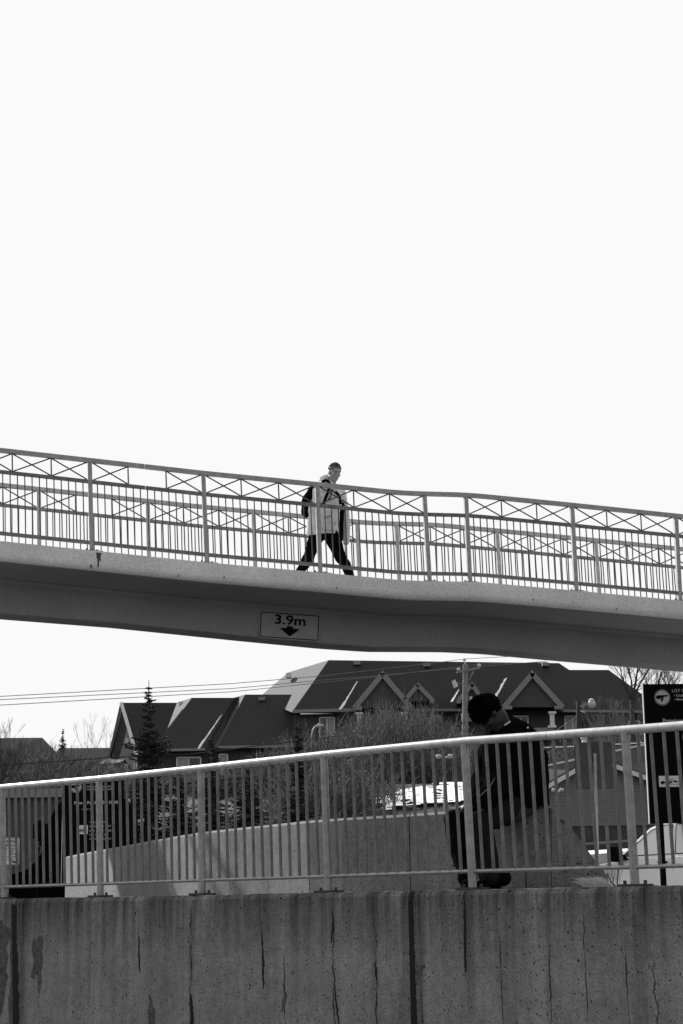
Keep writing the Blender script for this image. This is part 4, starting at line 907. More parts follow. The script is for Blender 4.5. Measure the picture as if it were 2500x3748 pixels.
# ------------------------------------------------------------------ vehicles
def vehicle(loc, yaw, sc, paint, glass, label, cat, pickup=False, name='parked_car'):
    o = thing(name, Vector((0, 0, 0)), label, cat)
    hw = 0.9; WR, AR, MZ = (.27, .29, 1.16) if pickup else (.34, .40, 1.08)
    def side_outline():
        pts = [(-2.25, .35), (-2.3, .62), (-2.25, .98), (-1.6, 1.06), (-.4, 1.02), (.75, .98), (.95, .97), (1.75, .88), (2.15, .76), (2.3, .6), (2.28, .32)]
        if pickup: pts = [(-2.25, .35), (-2.3, .62), (-2.25, .98), (-1.6, .99), (-.4, .99), (.5, .98), (.80, .96), (.86, .88), (.92, .80), (1.03, .70), (1.24, .645), (2.15, .56), (2.3, .45), (2.28, .32)]
        def arch(cx):
            return [(cx + AR * math.cos(a), WR + AR * math.sin(a)) for a in [math.pi * i / 10 for i in range(11)]]
        low = [(1.85, .27)] + [(x, max(z, .27)) for x, z in arch(1.42)] + [(.9, .25), (-.9, .25)] + [(x, max(z, .27)) for x, z in arch(-1.38)] + [(-1.9, .3)]
        return pts + low
    ol = side_outline(); m = MB()
    pv = []; n = len(ol)
    for f, wz in ((-1, 1), (1, 1)):
        pass
    layers = [(-hw, 1), (-hw * .93, 1), (hw * .93, 1), (hw, 1)]
    for y, _ in layers:
        for x, z in ol:
            t = min(1, max(0, (z - .6) / .45)); inset = 0.05 * t + 0.04 * max(0, (.5 - z) / .3)
            edge = 0 if abs(y) < hw * .99 else inset
            xx = x * (1.0 if abs(y) < hw * .99 else 0.985); pv.append(Vector((xx, y - math.copysign(edge, y), z)))
    fs = [tuple(range(n)), tuple(3 * n + j for j in range(n - 1, -1, -1))]
    for i in range(3):
        for j in range(n): fs.append((i * n + j, i * n + (j + 1) % n, (i + 1) * n + (j + 1) % n, (i + 1) * n + j))
    m.add(pv, fs); body = m.build('body', paint, o, bevel=0.02); smooth_by_angle(body, 35)
    # cabin: side profile from wind-screen foot to tail
    low = [(-2.2, 1.0), (1.0, .96)]; prof = [(-2.22, 1.0), (-1.98, 1.52), (-1.7, 1.60), (-.6, 1.64), (.0, 1.60), (.32, 1.50), (1.02, .965)]
    if pickup: prof = [(-.25, 1.0), (-.23, 1.5), (-.12, 1.60), (.46, 1.61), (.55, 1.58), (.68, 1.50), (.76, 1.31), (.80, 1.08), (.84, .95)]
    m = MB(); pv = []
    for y in (-1, 1):
        for x, z in prof:
            inset = 0.04 + 0.2 * (z - .97) / .65; pv.append(Vector((x, y * (hw - inset), z)))
    k = len(prof); fs = [tuple(range(k)), tuple(range(2 * k - 1, k - 1, -1))] + [(j, (j + 1) % k, k + (j + 1) % k, k + j) for j in range(k)]
    m.add(pv, fs); cab = m.build('cabin', paint, o, bevel=0.03); smooth_by_angle(cab, 35)
    def on_side(x, z, sgn_, d=0.004): return Vector((x, sgn_ * (hw - (0.04 + 0.2 * (z - .97) / .65) + d), z))
    for sg in (-1, 1):
        for poly in ([(.80, 1.05), (.26, 1.45), (-.02, 1.53), (-.18, 1.54), (-.25, 1.06)], [(-.32, 1.06), (-.25, 1.54), (-1.0, 1.54), (-1.2, 1.50), (-1.28, 1.08)], [(-1.36, 1.09), (-1.28, 1.5), (-1.7, 1.47), (-1.95, 1.22), (-1.9, 1.11)]):
            if pickup: continue
            m = MB(); m.prism([on_side(x, z, sg) for x, z in poly], (0, -sg * .02, 0)); sw = m.build('side_window', glass, o); m = MB(); pp = [on_side(x, z, sg, .003) for x, z in poly]; m.tube(pp + [pp[0]], .009, 4); m.build('window_seal', 'rubber', sw)
        for pl in ([(.86, .98), (.9, .6), (.85, .3)], [(-.28, 1.0), (-.30, .3)], [(-1.2, 1.0), (-1.02, .72), (-.95, .45)]):
            m = MB(); m.tube([Vector((x, sg * (hw - (0.05 * min(1, max(0, (z - .6) / .45))) + .001), z)) for x, z in pl], 0.011, 4); m.build('door_seam', 'rubber', o)
        for x in (-.1, -1.05):
            m = MB(); m.box((x, sg * (hw + .005), .93), .2, .035, .035); m.build('door_handle', 'car_black' if paint == 'car_white' else paint, o, bevel=.008)
        for x in (1.42, -1.38):
            m = MB(); m.tube([(x, sg * (hw - .30), WR), (x, sg * (hw - .015), WR)], AR - .005, 24); m.build('wheel_arch', 'rubber', o)
            m = MB(); m.tube([(x, sg * (hw - .26), WR), (x, sg * (hw - .04), WR), (x, sg * (hw + .0), WR)], [WR - .005, WR - .005, WR - .03], 28); wh = m.build('wheel', 'rubber', o, smooth=False)
            m = MB(); m.tube([(x, sg * (hw - .05), WR), (x, sg * (hw + .006), WR)], [WR * .6, WR * .63], 20); rim = m.build('rim', 'rubber' if pickup else 'rim', wh)
            m = MB(); m.tube([(x + AR * math.cos(a), sg * (hw + .0), WR + AR * math.sin(a)) for a in [math.pi * i / 12 for i in range(13)]], 0.022, 6); m.build('arch_trim', paint, o, smooth=True)
        m = MB(); m.box((.83 if pickup else .80, sg * (hw + .14), MZ), .16, .27, .25); m.build('mirror', 'rubber', o, bevel=.04)
        m = MB(); m.prism([(.86, sg * (hw - .06), .99), (.66, sg * (hw - .06), .99), (.78, sg * (hw - .06), 1.08)], (0, sg * .12, .02)); m.build('mirror_foot', 'rubber', o)
        m = MB(); m.prism([(2.2, sg * .55, .62), (2.2, sg * .85, .62), (2.05, sg * .88, .78), (2.15, sg * .55, .78)], (.07, 0, 0)); pickup or m.build('headlight', glass, o)
    if not pickup: m = MB(); m.prism([(.99, -.66, 1.0), (.99, .66, 1.0), (.37, .6, 1.475), (.37, -.6, 1.475)], (.015, 0, .012)); m.build('windscreen', glass, o)
    m = MB(); m.box((2.29, 0, .5), .04, 1.2, .2); m.build('grille', 'rubber', o)
    o.rotation_euler = (0, 0, yaw); o.scale = (sc, sc, sc); o.location = loc; return o
def park(px, py, Y, a, sc, *args, **kw):
    """stand a vehicle so that its near door mirror is at the picture point"""
    p = at(px, py, Y); yaw = math.pi - a; off = Vector((math.cos(yaw) * .8 - math.sin(yaw) * 1.03, math.sin(yaw) * .8 + math.cos(yaw) * 1.03, 0)) * sc
    return vehicle(Vector((p.x, p.y, 1.24)) - off, yaw, sc, *args, **kw)
park(2252, 3140, 28, R(50), 0.93, 'car_white', 'car_glass', 'white parked car with a black door mirror behind the right railing post', 'car')
park(158, 3035, 28.5, R(-3), 1.3, 'car_black', 'car_glass_dark', 'black parked vehicle in shade behind the left parking sign and railing', 'pickup truck', pickup=True, name='pickup_truck')

# ------------------------------------------------------------------ vegetation
def grow(m, p, d, r_, L, depth, rr, up=0.15, spread=0.55, sides=5, minr=0.004, twigmi=0):
    """a limb that forks: real tapered wood down to the last twig"""
    n = 3; pts = [p]; q = p; dd = d.normalized()
    for i in range(n):
        dd = (dd + Vector((rr.uniform(-1, 1), rr.uniform(-1, 1), rr.uniform(-.4, .8))) * 0.14 + Vector((0, 0, up * .3))).normalized(); q = q + dd * (L / n); pts.append(q)
    r1 = max(r_ * 0.62, minr); m.mi = twigmi if depth <= 0 else 0
    m.tube(pts, [r_ + (r1 - r_) * i / n for i in range(n + 1)], max(3, sides), False)
    if depth <= 0: return
    k = rr.choice((2, 3, 3))
    for i in range(k):
        ax = Vector((rr.uniform(-1, 1), rr.uniform(-1, 1), rr.uniform(-.3, .5))).normalized(); nd = (dd + ax * spread + Vector((0, 0, up))).normalized()
        grow(m, q, nd, r1 * rr.uniform(.6, .95), L * rr.uniform(.62, .88), depth - 1, rr, up, spread, sides - 1, minr, twigmi)
    if depth > 1:
        for f in (1, 2):
            ax = Vector((rr.uniform(-1, 1), rr.uniform(-1, 1), 0)).normalized(); grow(m, pts[f], (dd * .5 + ax * .8 + Vector((0, 0, up))).normalized(), r1 * .6, L * .6, depth - 2, rr, up, spread, sides - 2, minr, twigmi)
def bare_tree(name, px, py, Y, h, label, seed, depth=5, r_=0.1, spread=.5, trunk=0.28, matn='bark', lean=(0, 0), group=None):
    b = at(px, py, Y); b = Vector((b.x, Y, hgt(b.x, Y) - .1)); o = thing(name, b, label, 'tree', group); rr = random.Random(seed)
    top = b + Vector((lean[0], lean[1], h * trunk)); m = MB(); m.tube([b, b.lerp(top, .5) + Vector((rr.uniform(-.1, .1), 0, 0)), top], [r_, r_ * .85, r_ * .7], 9, False); m.build('trunk', matn, o, smooth=True, fix=False)
    m = MB()
    for i in range(4):
        a = i * 1.7 + rr.uniform(-.4, .4); grow(m, top - Vector((0, 0, h * .03 * i)), Vector((math.cos(a) * .5 + lean[0] * .2, math.sin(a) * .5, 1)), r_ * .5, h * .2, depth, rr, .12, spread)
    m.build('crown', [matn, matn], o, fix=False); return o
T_ = 'bare trees behind the houses'
bare_tree('bare_tree', 2330, 2900, 88, 5.6, 'bare tree whose fork shows against the sky left of the cut-off sign', 3, 5, .15, .42, .72)
bare_tree('bare_tree', 2440, 2900, 92, 5.7, 'bare spreading tree rising above the cut-off black sign', 5, 5, .14, .6, .6)
bare_tree('bare_tree', -125, 2900, 52, 4.3, 'bare tree at the far left edge with long slanting branches in the sky', 9, 5, .12, .55, .35, lean=(.6, 0))
bare_tree('bare_sapling', 330, 2860, 118, 5.4, 'thin bare sapling above the low roof, left one of the pair', 12, 3, .04, .14, .45)
bare_tree('bare_sapling', 390, 2860, 119, 5.0, 'thin bare sapling above the low roof, right beside the end gable', 14, 3, .04, .14, .45)
bare_tree('bare_tree', 1460, 3000, 74, 4.2, 'bare many-forked tree in the brush below the small left gable', 21, 5, .06, .5, .2, 'bark_pale')
bare_tree('bare_tree', 1600, 3000, 66, 3.4, 'low bare tree with dark limbs against the snow patch', 23, 4, .07, .75, .2)
bare_tree('bare_tree', 1440, 3000, 62, 3.0, 'small bare tree with crossing branches at the left end of the snow patch', 25, 4, .06, .8, .2)
bare_tree('bare_tree', 2250, 2900, 78, 4.6, 'dense twiggy tree before the right end of the long roof', 27, 5, .08, .6, .25, 'bark_pale')

def twig_mesh(name, n, h, rad, seed, light=0.2):
    m = MB(); rr = random.Random(seed)
    for _ in range(n):
        a = rr.uniform(0, 6.283); r_ = rad * math.sqrt(rr.random()); b = Vector((r_ * math.cos(a), r_ * math.sin(a), 0)); L = h * rr.uniform(.35, 1) * (1 - .35 * r_ / rad)
        lean = Vector((math.cos(a) * r_ / rad * .35 + rr.uniform(-.25, .25), math.sin(a) * r_ / rad * .35 + rr.uniform(-.25, .25), 1)); p = b; pts = [b]
        for i in range(3):
            lean = (lean + Vector((rr.uniform(-.25, .25), rr.uniform(-.25, .25), 0))).normalized(); p = p + lean * (L / 3); pts.append(p)
        m.mi = 1 if rr.random() < light else 0; m.tube(pts, [.013, .010, .007, .004], 3, False)
        for k in range(4):
            i = rr.choice((1, 1, 2, 2)); q = pts[i].lerp(pts[i + 1], rr.random()); d = (lean + Vector((rr.uniform(-.8, .8), rr.uniform(-.8, .8), .1))).normalized()
            m.mi = 1 if rr.random() < light * 1.5 else 0; m.tube([q, q + d * L * rr.uniform(.1, .28)], [.007, .004], 3, False)
        for k in range(3):      # dry catkins and last leaves
            if rr.random() < light * 2.2:
                q = pts[3] + Vector((rr.uniform(-.2, .2), rr.uniform(-.2, .2), rr.uniform(-.5, 0))); m.mi = 1; d = Vector((rr.uniform(-.03, .03), rr.uniform(-.03, .03), .07)); m.tube([q, q + d * .5, q + d], [.004, .016, .003], 3, False)
    return m.mesh(name, ['twig', 'twig_light'])
sh_me = [twig_mesh('bare_shrub', 320, 2.6, 1.5, s, l_) for s, l_ in ((1, .10), (2, .22), (3, .14))]
SG = 'bare shrubs massed on the slope'
rr = random.Random(11); k = 0
SEEN = {}
def zone(px, Y):
    row = 'back' if Y > 88 else ('front' if Y < 71 else 'middle')
    for lim, t in ((60, 'at the far left edge'), (180, 'below the low hip roof'), (300, 'below the small distant spruce tip'), (470, 'beside the narrow end gable'), (640, 'around the tallest spruce'), (780, 'below the wide half-shaded window'), (940, 'below the widening snow strip'), (1110, 'near the dark spruce'), (1250, 'beside the small curved-arm street lamp'),
                   (1400, 'below the left large gable'), (1540, 'between the left gables'), (1800, 'around the utility pole'), (2120, 'below the right large gable'), (9999, 'below the long roof')):
        if px < lim:
            key = (row, t); n_ = SEEN.get(key, 0); SEEN[key] = n_ + 1
            nth = ('', 'second ', 'third ', 'fourth ', 'fifth ', 'sixth ', 'seventh ', 'eighth ', 'ninth ', 'tenth ', 'eleventh ', 'twelfth ')[min(n_, 11)]
            return '%sbare shrub from left in %s thicket row %s' % (nth or 'first ', row, t)
def shrub(px, Y, hs, i, label):
    label = zone(px, Y)
    p = at(px, 2900, Y); o = inst('bare_shrub', sh_me[i % 3], (p.x, Y, hgt(p.x, Y) - .1), rot=(0, 0, rr.uniform(0, 6)), scale=(rr.uniform(.9, 1.3), rr.uniform(.9, 1.3), hs)); return tag(o, label, 'shrub', SG)
for Y, xa, xb, stp, h0, h1 in ((98, 1150, 1690, 42, 1.0, 1.5), (90, 1150, 1720, 46, .9, 1.3), (82, 1120, 1720, 50, .8, 1.2), (74, 1110, 1700, 56, .85, 1.15), (67, 1100, 1640, 62, .6, .9), (60, 1130, 1400, 66, .6, .85)):
    x = xa
    while x < xb:
        if Y < 71 and 1280 < x: x += stp; continue
        hs = rr.uniform(h0, h1)
        if x > 1290 and x < 1600: hs *= 1.3
        if Y > 80 and x < 1290: hs *= .6
        if Y > 80 and x > 1590: hs *= .8
        shrub(x + rr.uniform(-15, 15), Y + rr.uniform(-2, 2), hs, k, 'bare twiggy shrub in the dense thicket between the half-shaded window and the utility pole'); k += 1; x += stp
for Y, xa, xb, stp, h0, h1 in ((80, -60, 420, 60, .55, .85), (70, -60, 430, 62, .6, .9), (62, -60, 440, 66, .6, .9)):
    x = xa
    while x < xb:
        hs = rr.uniform(h0, h1) * (1 if x < 250 else .75)
        shrub(x + rr.uniform(-15, 15), Y + rr.uniform(-2, 2), hs, 0, 'bare twiggy shrub in the grey thicket below the low roofs at the left'); k += 1; x += stp
for Y, xa, xb, stp, h0, h1 in ((92, 2200, 2430, 48, .9, 1.4), (76, 2000, 2420, 58, .5, .8), (68, 440, 1130, 80, .35, .5), (56, 450, 1180, 80, .35, .5), (52, 1100, 1330, 64, .5, .65)):
    x = xa
    while x < xb:
        shrub(x + rr.uniform(-15, 15), Y + rr.uniform(-2, 2), rr.uniform(h0, h1), k + 1, ''); k += 1; x += stp
def spruce(px, top_py, base_py, Y, half, label, seed, dens=1.0):
    t = at(px, top_py, Y); b = Vector((t.x, Y, hgt(t.x, Y) - .1)); H = t.z - b.z; o = thing('spruce_tree', b, label, 'tree'); rr = random.Random(seed)
    wR = half * Y / 6640; m = MB(); m.tube([b, b + Vector((0, 0, H * .5)), t], [wR * .09 + .03, .06, .008], 8, False); m.build('trunk', 'bark', o, fix=False)
    m = MB(); z = H * .04
    while z < H * .985:
        f = z / H; rad = wR * (1 - f) ** .8 * (1.0 if f < .8 else .7) * (0.72 + 0.28 * math.sin(z * 5.0 + seed)) + .02; nb = int((13 if f < .75 else (7 if f < .88 else 3)) * dens) + 2
        for i in range(nb):
            a = rr.uniform(0, 6.283); L = rad * rr.uniform(.6, 1.12); d = Vector((math.cos(a), math.sin(a), 0)); c = b + Vector((0, 0, z + rr.uniform(-.1, .1)))
            tip = c + d * L + Vector((0, 0, -.18 * L if f < .6 else .22 * L)); md = c.lerp(tip, .5) + Vector((0, 0, -.05 * L)); m.mi = 0; m.tube([c, md, tip], [.02, .014, .006], 3, False)
            ns = max(3, int(L / .09))
            for q in range(ns):
                u = (q + .6) / ns; p = c.lerp(md, u * 2) if u < .5 else md.lerp(tip, u * 2 - 1)
                for s_ in (-1, 1):
                    side = Vector((-d.y, d.x, 0)) * s_; e_ = p + (side * rr.uniform(.5, 1) + d * rr.uniform(.2, .7) + Vector((0, 0, rr.uniform(-.35, .2)))).normalized() * (.10 + .22 * (1 - u) * min(L, 1.0)) * rr.uniform(.7, 1.3)
                    wv = Vector((rr.uniform(-1, 1), rr.uniform(-1, 1), rr.uniform(-1, 1))).normalized() * rr.uniform(.02, .04); m.mi = 1 if rr.random() < .22 else 0
                    m.add([p + wv, p - wv, e_], [(0, 1, 2)])
                    w2 = wv.cross(e_ - p).normalized() * .03; m.add([p + w2, p - w2, e_], [(0, 1, 2)])
        z += (.20 if f < .7 else .26) * (H / 10) ** .4
    m.build('foliage', ['needle', 'needle_light'], o, fix=False); return o
spruce(545, 2490, 3080, 49, 215, 'tallest spruce, its bare leader crossing the wires in front of the left townhouses', 1)
spruce(775, 2700, 3060, 48, 170, 'middle spruce below the widening snow strip', 2)
spruce(1092, 2640, 3040, 50, 125, 'dark spruce just left of the small curved-arm street lamp', 3)
spruce(230, 2668, 2760, 115, 50, 'small distant spruce tip between the two low roofs', 4, .8)
spruce(910, 2800, 3040, 52, 150, 'low broad spruce hidden behind the railing left of centre', 5)
spruce(655, 2810, 3060, 51, 160, 'low broad spruce behind the railing under the wide half-shaded window', 6)
# tall saplings by the snow bank
for x, s_ in ((2205, 1), (2218, 2)):
    p = at(x, 3190, 27); m = MB(); rr = random.Random(s_)
    for i in range(7): grow(m, Vector((p.x, p.y, 1.24)), Vector((rr.uniform(-.25, .25), rr.uniform(-.25, .25), 1)), .008, .35, 2, rr, .3, .25, 3, .002)
    tag(m.build('bare_bush', 'twig', base=Vector((p.x, p.y, 1.24)), fix=False), 'thin bare twigs beside the pale sign pole, %s clump' % ('left' if s_ == 1 else 'right'), 'bush')

# ------------------------------------------------------------------ people
def cap(m, a, b, ra, rb, n=14):
    a = Vector(a); b = Vector(b); m.ball(a, ra, n, 9); m.ball(b, rb, n, 9); m.tube([a, b], [ra, rb], n)
def chain(m, pts, rs, n=14):
    for (a, b), (p, q) in zip(zip(pts, pts[1:]), zip(rs, rs[1:])): cap(m, a, b, p, q, n)
def head(m, c, fwd, up, sc=1.0):
    """skull, jaw, brow, nose, lips, chin and ears around the centre c, facing fwd"""
    f = fwd.normalized(); u = (up - f * up.dot(f)).normalized(); s = f.cross(u); k = sc
    P = lambda a, b, d: c + f * (a * k) + s * (b * k) + u * (d * k)
    B_ = lambda p, r_: m.ball(p, tuple(x * k for x in r_), 16, 11, f, s, u)
    B_(P(-.012, 0, .035), (.098, .077, .092)); B_(P(.02, 0, -.03), (.072, .062, .085)); B_(P(.045, 0, -.085), (.040, .042, .034)); B_(P(.072, 0, -.1), (.022, .024, .018))
    B_(P(.072, 0, .03), (.022, .055, .013))                      # brow
    m.tube([P(.085, 0, .02), P(.108, 0, -.022)], [.009 * k, .014 * k], 8); B_(P(.106, 0, -.026), (.014, .015, .010))
    for t in (-1, 1):
        B_(P(.058, t * .045, -.02), (.03, .02, .02)); B_(P(-.01, t * .08, -.005), (.02, .009, .032)); B_(P(.0, t * .05, -.06), (.05, .018, .035))
    B_(P(.086, 0, -.058), (.012, .027, .007)); B_(P(.085, 0, -.07), (.012, .023, .007))
    return P, f, s, u
def face_details(P, f, s, u, parent, k=1.0, light=True):
    wh_ = 'eye_white' if light else 'skin_dark'
    for t in (-1, 1):
        m = MB(); m.ball(P(.079, t * .031, .006), (.013 * k, .015 * k, .009 * k), 10, 7, f, s, u); e = m.build('eye', wh_, parent, smooth=True)
        m = MB(); m.ball(P(.088, t * .031, .005), (.006 * k, .006 * k, .006 * k), 8, 6, f, s, u); m.build('iris', 'hair_black', e, smooth=True)
        m = MB(); m.tube([P(.086, t * .014, .022), P(.088, t * .033, .029), P(.076, t * .052, .022)], [.004 * k, .005 * k, .003 * k], 6); m.build('eyebrow', 'hair' if light else 'hair_black', parent, smooth=True)
    m = MB(); m.tube([P(.090, -.023, -.065), P(.0975, 0, -.0635), P(.090, .023, -.065)], .0022 * k, 5); m.build('mouth_line', 'hair_black', parent, smooth=True)
def hand(m, wrist, d, nrm, side, k=1.0, curl=0.9, thumb=True):
    """palm, four unequal curled fingers and a thumb; nrm is the back-of-hand normal"""
    d = d.normalized(); nrm = (nrm - d * nrm.dot(d)).normalized(); x = d.cross(nrm) * side
    pc = wrist + d * .045 * k; m.ball(pc, (.05 * k, .014 * k, .042 * k), 12, 8, d, nrm, x)
    for i, (o_, L) in enumerate(((-.03, .062), (-.010, .075), (.010, .070), (.029, .055))):
        p = wrist + d * .08 * k + x * o_ * k; dd = d; pts = [p]
        for j, fr in enumerate((.45, .32, .23)):
            a = curl * (.5 + .35 * j); dd = (d * math.cos(a * (j + 1) * .7) - nrm * math.sin(a * (j + 1) * .7)).normalized(); p = p + dd * L * fr * k * 1.1; pts.append(p)
        chain(m, pts, [.0095 * k, .009 * k, .008 * k, .0065 * k], 8)
    if thumb:
        p = wrist + d * .02 * k - x * .03 * k; chain(m, [p, p + (d * .6 - x * .7 - nrm * .3).normalized() * .035 * k, p + (d * .9 - x * .45 - nrm * .6).normalized() * .065 * k], [.013 * k, .011 * k, .008 * k], 8)
def hair_tufts(m, P, f, s, u, n, Lmin, Lmax, seed, zmin=.0, fmax=.06, r0_=.007, k=1.0):
    rr = random.Random(seed)
    for _ in range(n):
        th = rr.uniform(0, 6.283); ph = rr.uniform(0, 1.65 if k > 1.02 or Lmax < .04 else 2.2); a, b, c = math.cos(th) * math.sin(ph), math.sin(th) * math.sin(ph), math.cos(ph)
        q = (-.012 + a * .100, b * .082, .035 + c * .096)
        if q[2] < zmin and q[0] > -.03: continue
        if q[0] > fmax and q[2] < .07: continue
        p = P(*q); d = (f * a + s * b + u * (c + .35)).normalized() + Vector((rr.uniform(-.35, .35), rr.uniform(-.35, .35), rr.uniform(-.35, .35))); d.normalize(); L = rr.uniform(Lmin, Lmax) * k * (.35 + .65 * max(0, c))
        m.tube([p, p + d * L * .6, p + d * L + Vector((0, 0, -.1 * L))], [r0_ * k, r0_ * .7 * k, .0015 * k], 4, False)
mat('eye_white', 0.35, 0.4)

# -- walking man on the footbridge (between its two railings)
TM = 0.62
Q = lambda px, py, t=TM: bridge_pt(px, py, t)
zf = zdeck(0.0) + 0.0
pm_ = thing('person', Q(1200, 2120), 'man in a pale hooded parka and black trousers striding across the footbridge, head turned', 'person')
TOC = (-BB).normalized()      # towards the camera
hc = Q(1224, 1731, TM)
hf = (TOC * .86 + BD * .30 + Vector((0, 0, -.26))).normalized(); hu = (Vector((0, 0, 1)) + BD * .10).normalized()
mb = MB(); P, f, s, u = head(mb, hc, hf, hu, 1.12)
neck = Q(1214, 1778, TM + .03); chest = Q(1200, 1830, TM + .02); waist = Q(1190, 1890); hip = Q(1188, 1945)
chain(mb, [hc - u * .05 - f * .03, neck, chest], [.06, .065, .12]); chain(mb, [chest, waist, hip], [.13, .125, .13])
shL = Q(1163, 1800, TM - .05); shR = Q(1238, 1806, TM + .10)
def ground_pt(px, t, up_=0.0):
    p = Q(px, 2110, t); sB = (p - BP).dot(BD); return B(sB, t, zdeck(sB) + up_)
hL = Q(1165, 1950, TM + .04); hR = Q(1208, 1952, TM - .04)
kL = Q(1131, 2036, TM + .06); aL = ground_pt(1093, TM + .08, .15); kR = Q(1245, 2036, TM - .05); aR = ground_pt(1284, TM - .06, .10)
chain(mb, [hL, kL, aL], [.078, .052, .036]); chain(mb, [hR, kR, aR], [.078, .052, .036]); chain(mb, [hL, hip, hR], [.09, .12, .09])
elL = Q(1146, 1870, TM - .08); wrL = Q(1160, 1925, TM - .12); elR = Q(1262, 1868, TM + .16); wrR = Q(1256, 1930, TM + .12)
chain(mb, [chest, shL, elL, wrL], [.10, .06, .042, .03]); chain(mb, [chest, shR, elR, wrR], [.10, .06, .042, .03])
hand(mb, wrL, wrL - elL, TOC, 1); hand(mb, wrR, wrR - elR, -TOC, -1)
bod = flesh(mb, 'body', 'skin', pm_, 0.0085, 3)
face_details(P, f, s, u, bod, 1.12)
m = MB(); m.ball(P(-.030, 0, .050), (.090, .082, .083), 16, 10, f, s, u); m.ball(P(-.055, 0, .0), (.05, .066, .07), 14, 9, f, s, u); hair_tufts(m, P, f, s, u, 1300, .008, .026, 4, .03, .058, .005, 1.0); m.build('hair', 'hair', pm_, fix=False)
# trousers
mb = MB(); chain(mb, [hL, Q(1145, 2000, TM + .05), kL, Q(1113, 2070, TM + .08), aL + Vector((0, 0, -.03))], [.12, .108, .088, .078, .068]); chain(mb, [hR, Q(1230, 1998, TM - .05), kR, Q(1268, 2072, TM - .06), aR + Vector((0, 0, -.03))], [.12, .112, .092, .078, .066])
chain(mb, [hL + Vector((0, 0, .05)), hip, hR + Vector((0, 0, .05))], [.11, .13, .11]); flesh(mb, 'trousers', 'trousers_dark', pm_, 0.012, 4, .012, .07)
def shoe(a, d, name, parent, up_=0.0, L=.27):
    mb = MB(); d = Vector((d.x, d.y, 0)).normalized(); z0 = a.z - .10; h_ = Vector((a.x, a.y, 0)) - d * .06
    for t, r_, zz in ((0, .042, .045), (.07, .045, .05), (.14, .043, .042), (.2, .038, .034)): c = h_ + d * t; mb.ball(Vector((c.x, c.y, z0 + zz)), r_, 12, 8)
    chain(mb, [Vector((h_.x, h_.y, z0 + .045)), h_ + d * .2 + Vector((0, 0, z0 + .035 - h_.z))], [.043, .036]); chain(mb, [a + Vector((0, 0, .02)), Vector((h_.x, h_.y, z0 + .06)) + d * .04], [.045, .045])
    so_ = flesh(mb, name, 'cloth_black', parent, .009, 3)
    m = MB(); X_ = d; Y_ = Vector((-d.y, d.x, 0)); m.prism([Vector((h_.x, h_.y, z0)) + X_ * a_ + Y_ * b_ for a_, b_ in ((-.04, -.03), (-.045, .03), (.05, .042), (.17, .045), (.235, .02), (.24, -.015), (.18, -.04), (.05, -.04))], (0, 0, .022)); m.build('sole', 'cloth_black', so_); return so_
shoe(ground_pt(1095, TM + .08, .11), BD, 'shoe', pm_); shoe(ground_pt(1288, TM - .06, .10), BD, 'shoe', pm_)
# parka: body with flared hem, sleeves, hood and the open front panel
mb = MB()
chain(mb, [Q(1208, 1795, TM + .02), chest, waist, Q(1186, 1945)], [.135, .18, .185, .20]); chain(mb, [Q(1176, 1800, TM - .02), Q(1166, 1880), Q(1158, 1942)], [.10, .13, .13]); chain(mb, [Q(1232, 1812, TM + .06), Q(1216, 1880), Q(1213, 1945)], [.10, .11, .115])
chain(mb, [Q(1150, 1930), Q(1136, 1950)], [.09, .06]); chain(mb, [Q(1200, 1900), Q(1200, 1950)], [.16, .17]); chain(mb, [Q(1160, 1810), Q(1152, 1880), Q(1142, 1945)], [.09, .10, .10])
chain(mb, [shL, elL, wrL + (wrL - elL).normalized() * .0], [.085, .075, .062])
# flatten the hem
top_z = Q(1186, 1962).z
jk = flesh(mb, 'parka', 'parka', pm_, 0.011, 3, .022, .09)
def trim_below(o, zl, slope=Vector((0, 0, 0))):
    off = root_loc(o); bm = bmesh.new(); bm.from_mesh(o.data); bmesh.ops.bisect_plane(bm, geom=bm.verts[:] + bm.edges[:] + bm.faces[:], plane_co=zl - off, plane_no=(Vector((0, 0, -1)) + slope).normalized(), clear_outer=True); bm.to_mesh(o.data); bm.free()
trim_below(jk, Q(1186, 1960), BD * .05)
mb = MB(); chain(mb, [Q(1247, 1808, TM + .12), Q(1262, 1868, TM + .14), Q(1267, 1930, TM + .12), Q(1266, 1986, TM + .10)], [.085, .07, .06, .055]); fl = flesh(mb, 'open_front_panel', 'parka', pm_, .011, 3, .018, .08); trim_below(fl, Q(1266, 1992, TM + .1))
mb = MB(); chain(mb, [Q(1246, 1850, TM + .07), Q(1243, 1920, TM + .05), Q(1245, 1972, TM + .05)], [.07, .06, .05]); li = flesh(mb, 'lining', 'cloth_black', pm_, .012, 3); trim_below(li, Q(1245, 1980, TM + .05))
mb = MB()
hd_pts = [Q(1172, 1778, TM - .04), Q(1180, 1757, TM + .04), Q(1196, 1748, TM + .1), Q(1208, 1764, TM - .08), Q(1222, 1786, TM - .12)]
chain(mb, hd_pts[:3], [.055, .06, .055]); chain(mb, [hd_pts[0], Q(1190, 1766, TM - .09), Q(1209, 1774, TM - .12), Q(1226, 1792, TM - .13)], [.055, .05, .04, .03]); chain(mb, [hd_pts[2], Q(1225, 1790, TM + .08)], [.05, .04])
flesh(mb, 'hood', 'parka', pm_, .010, 2, .012, .05)
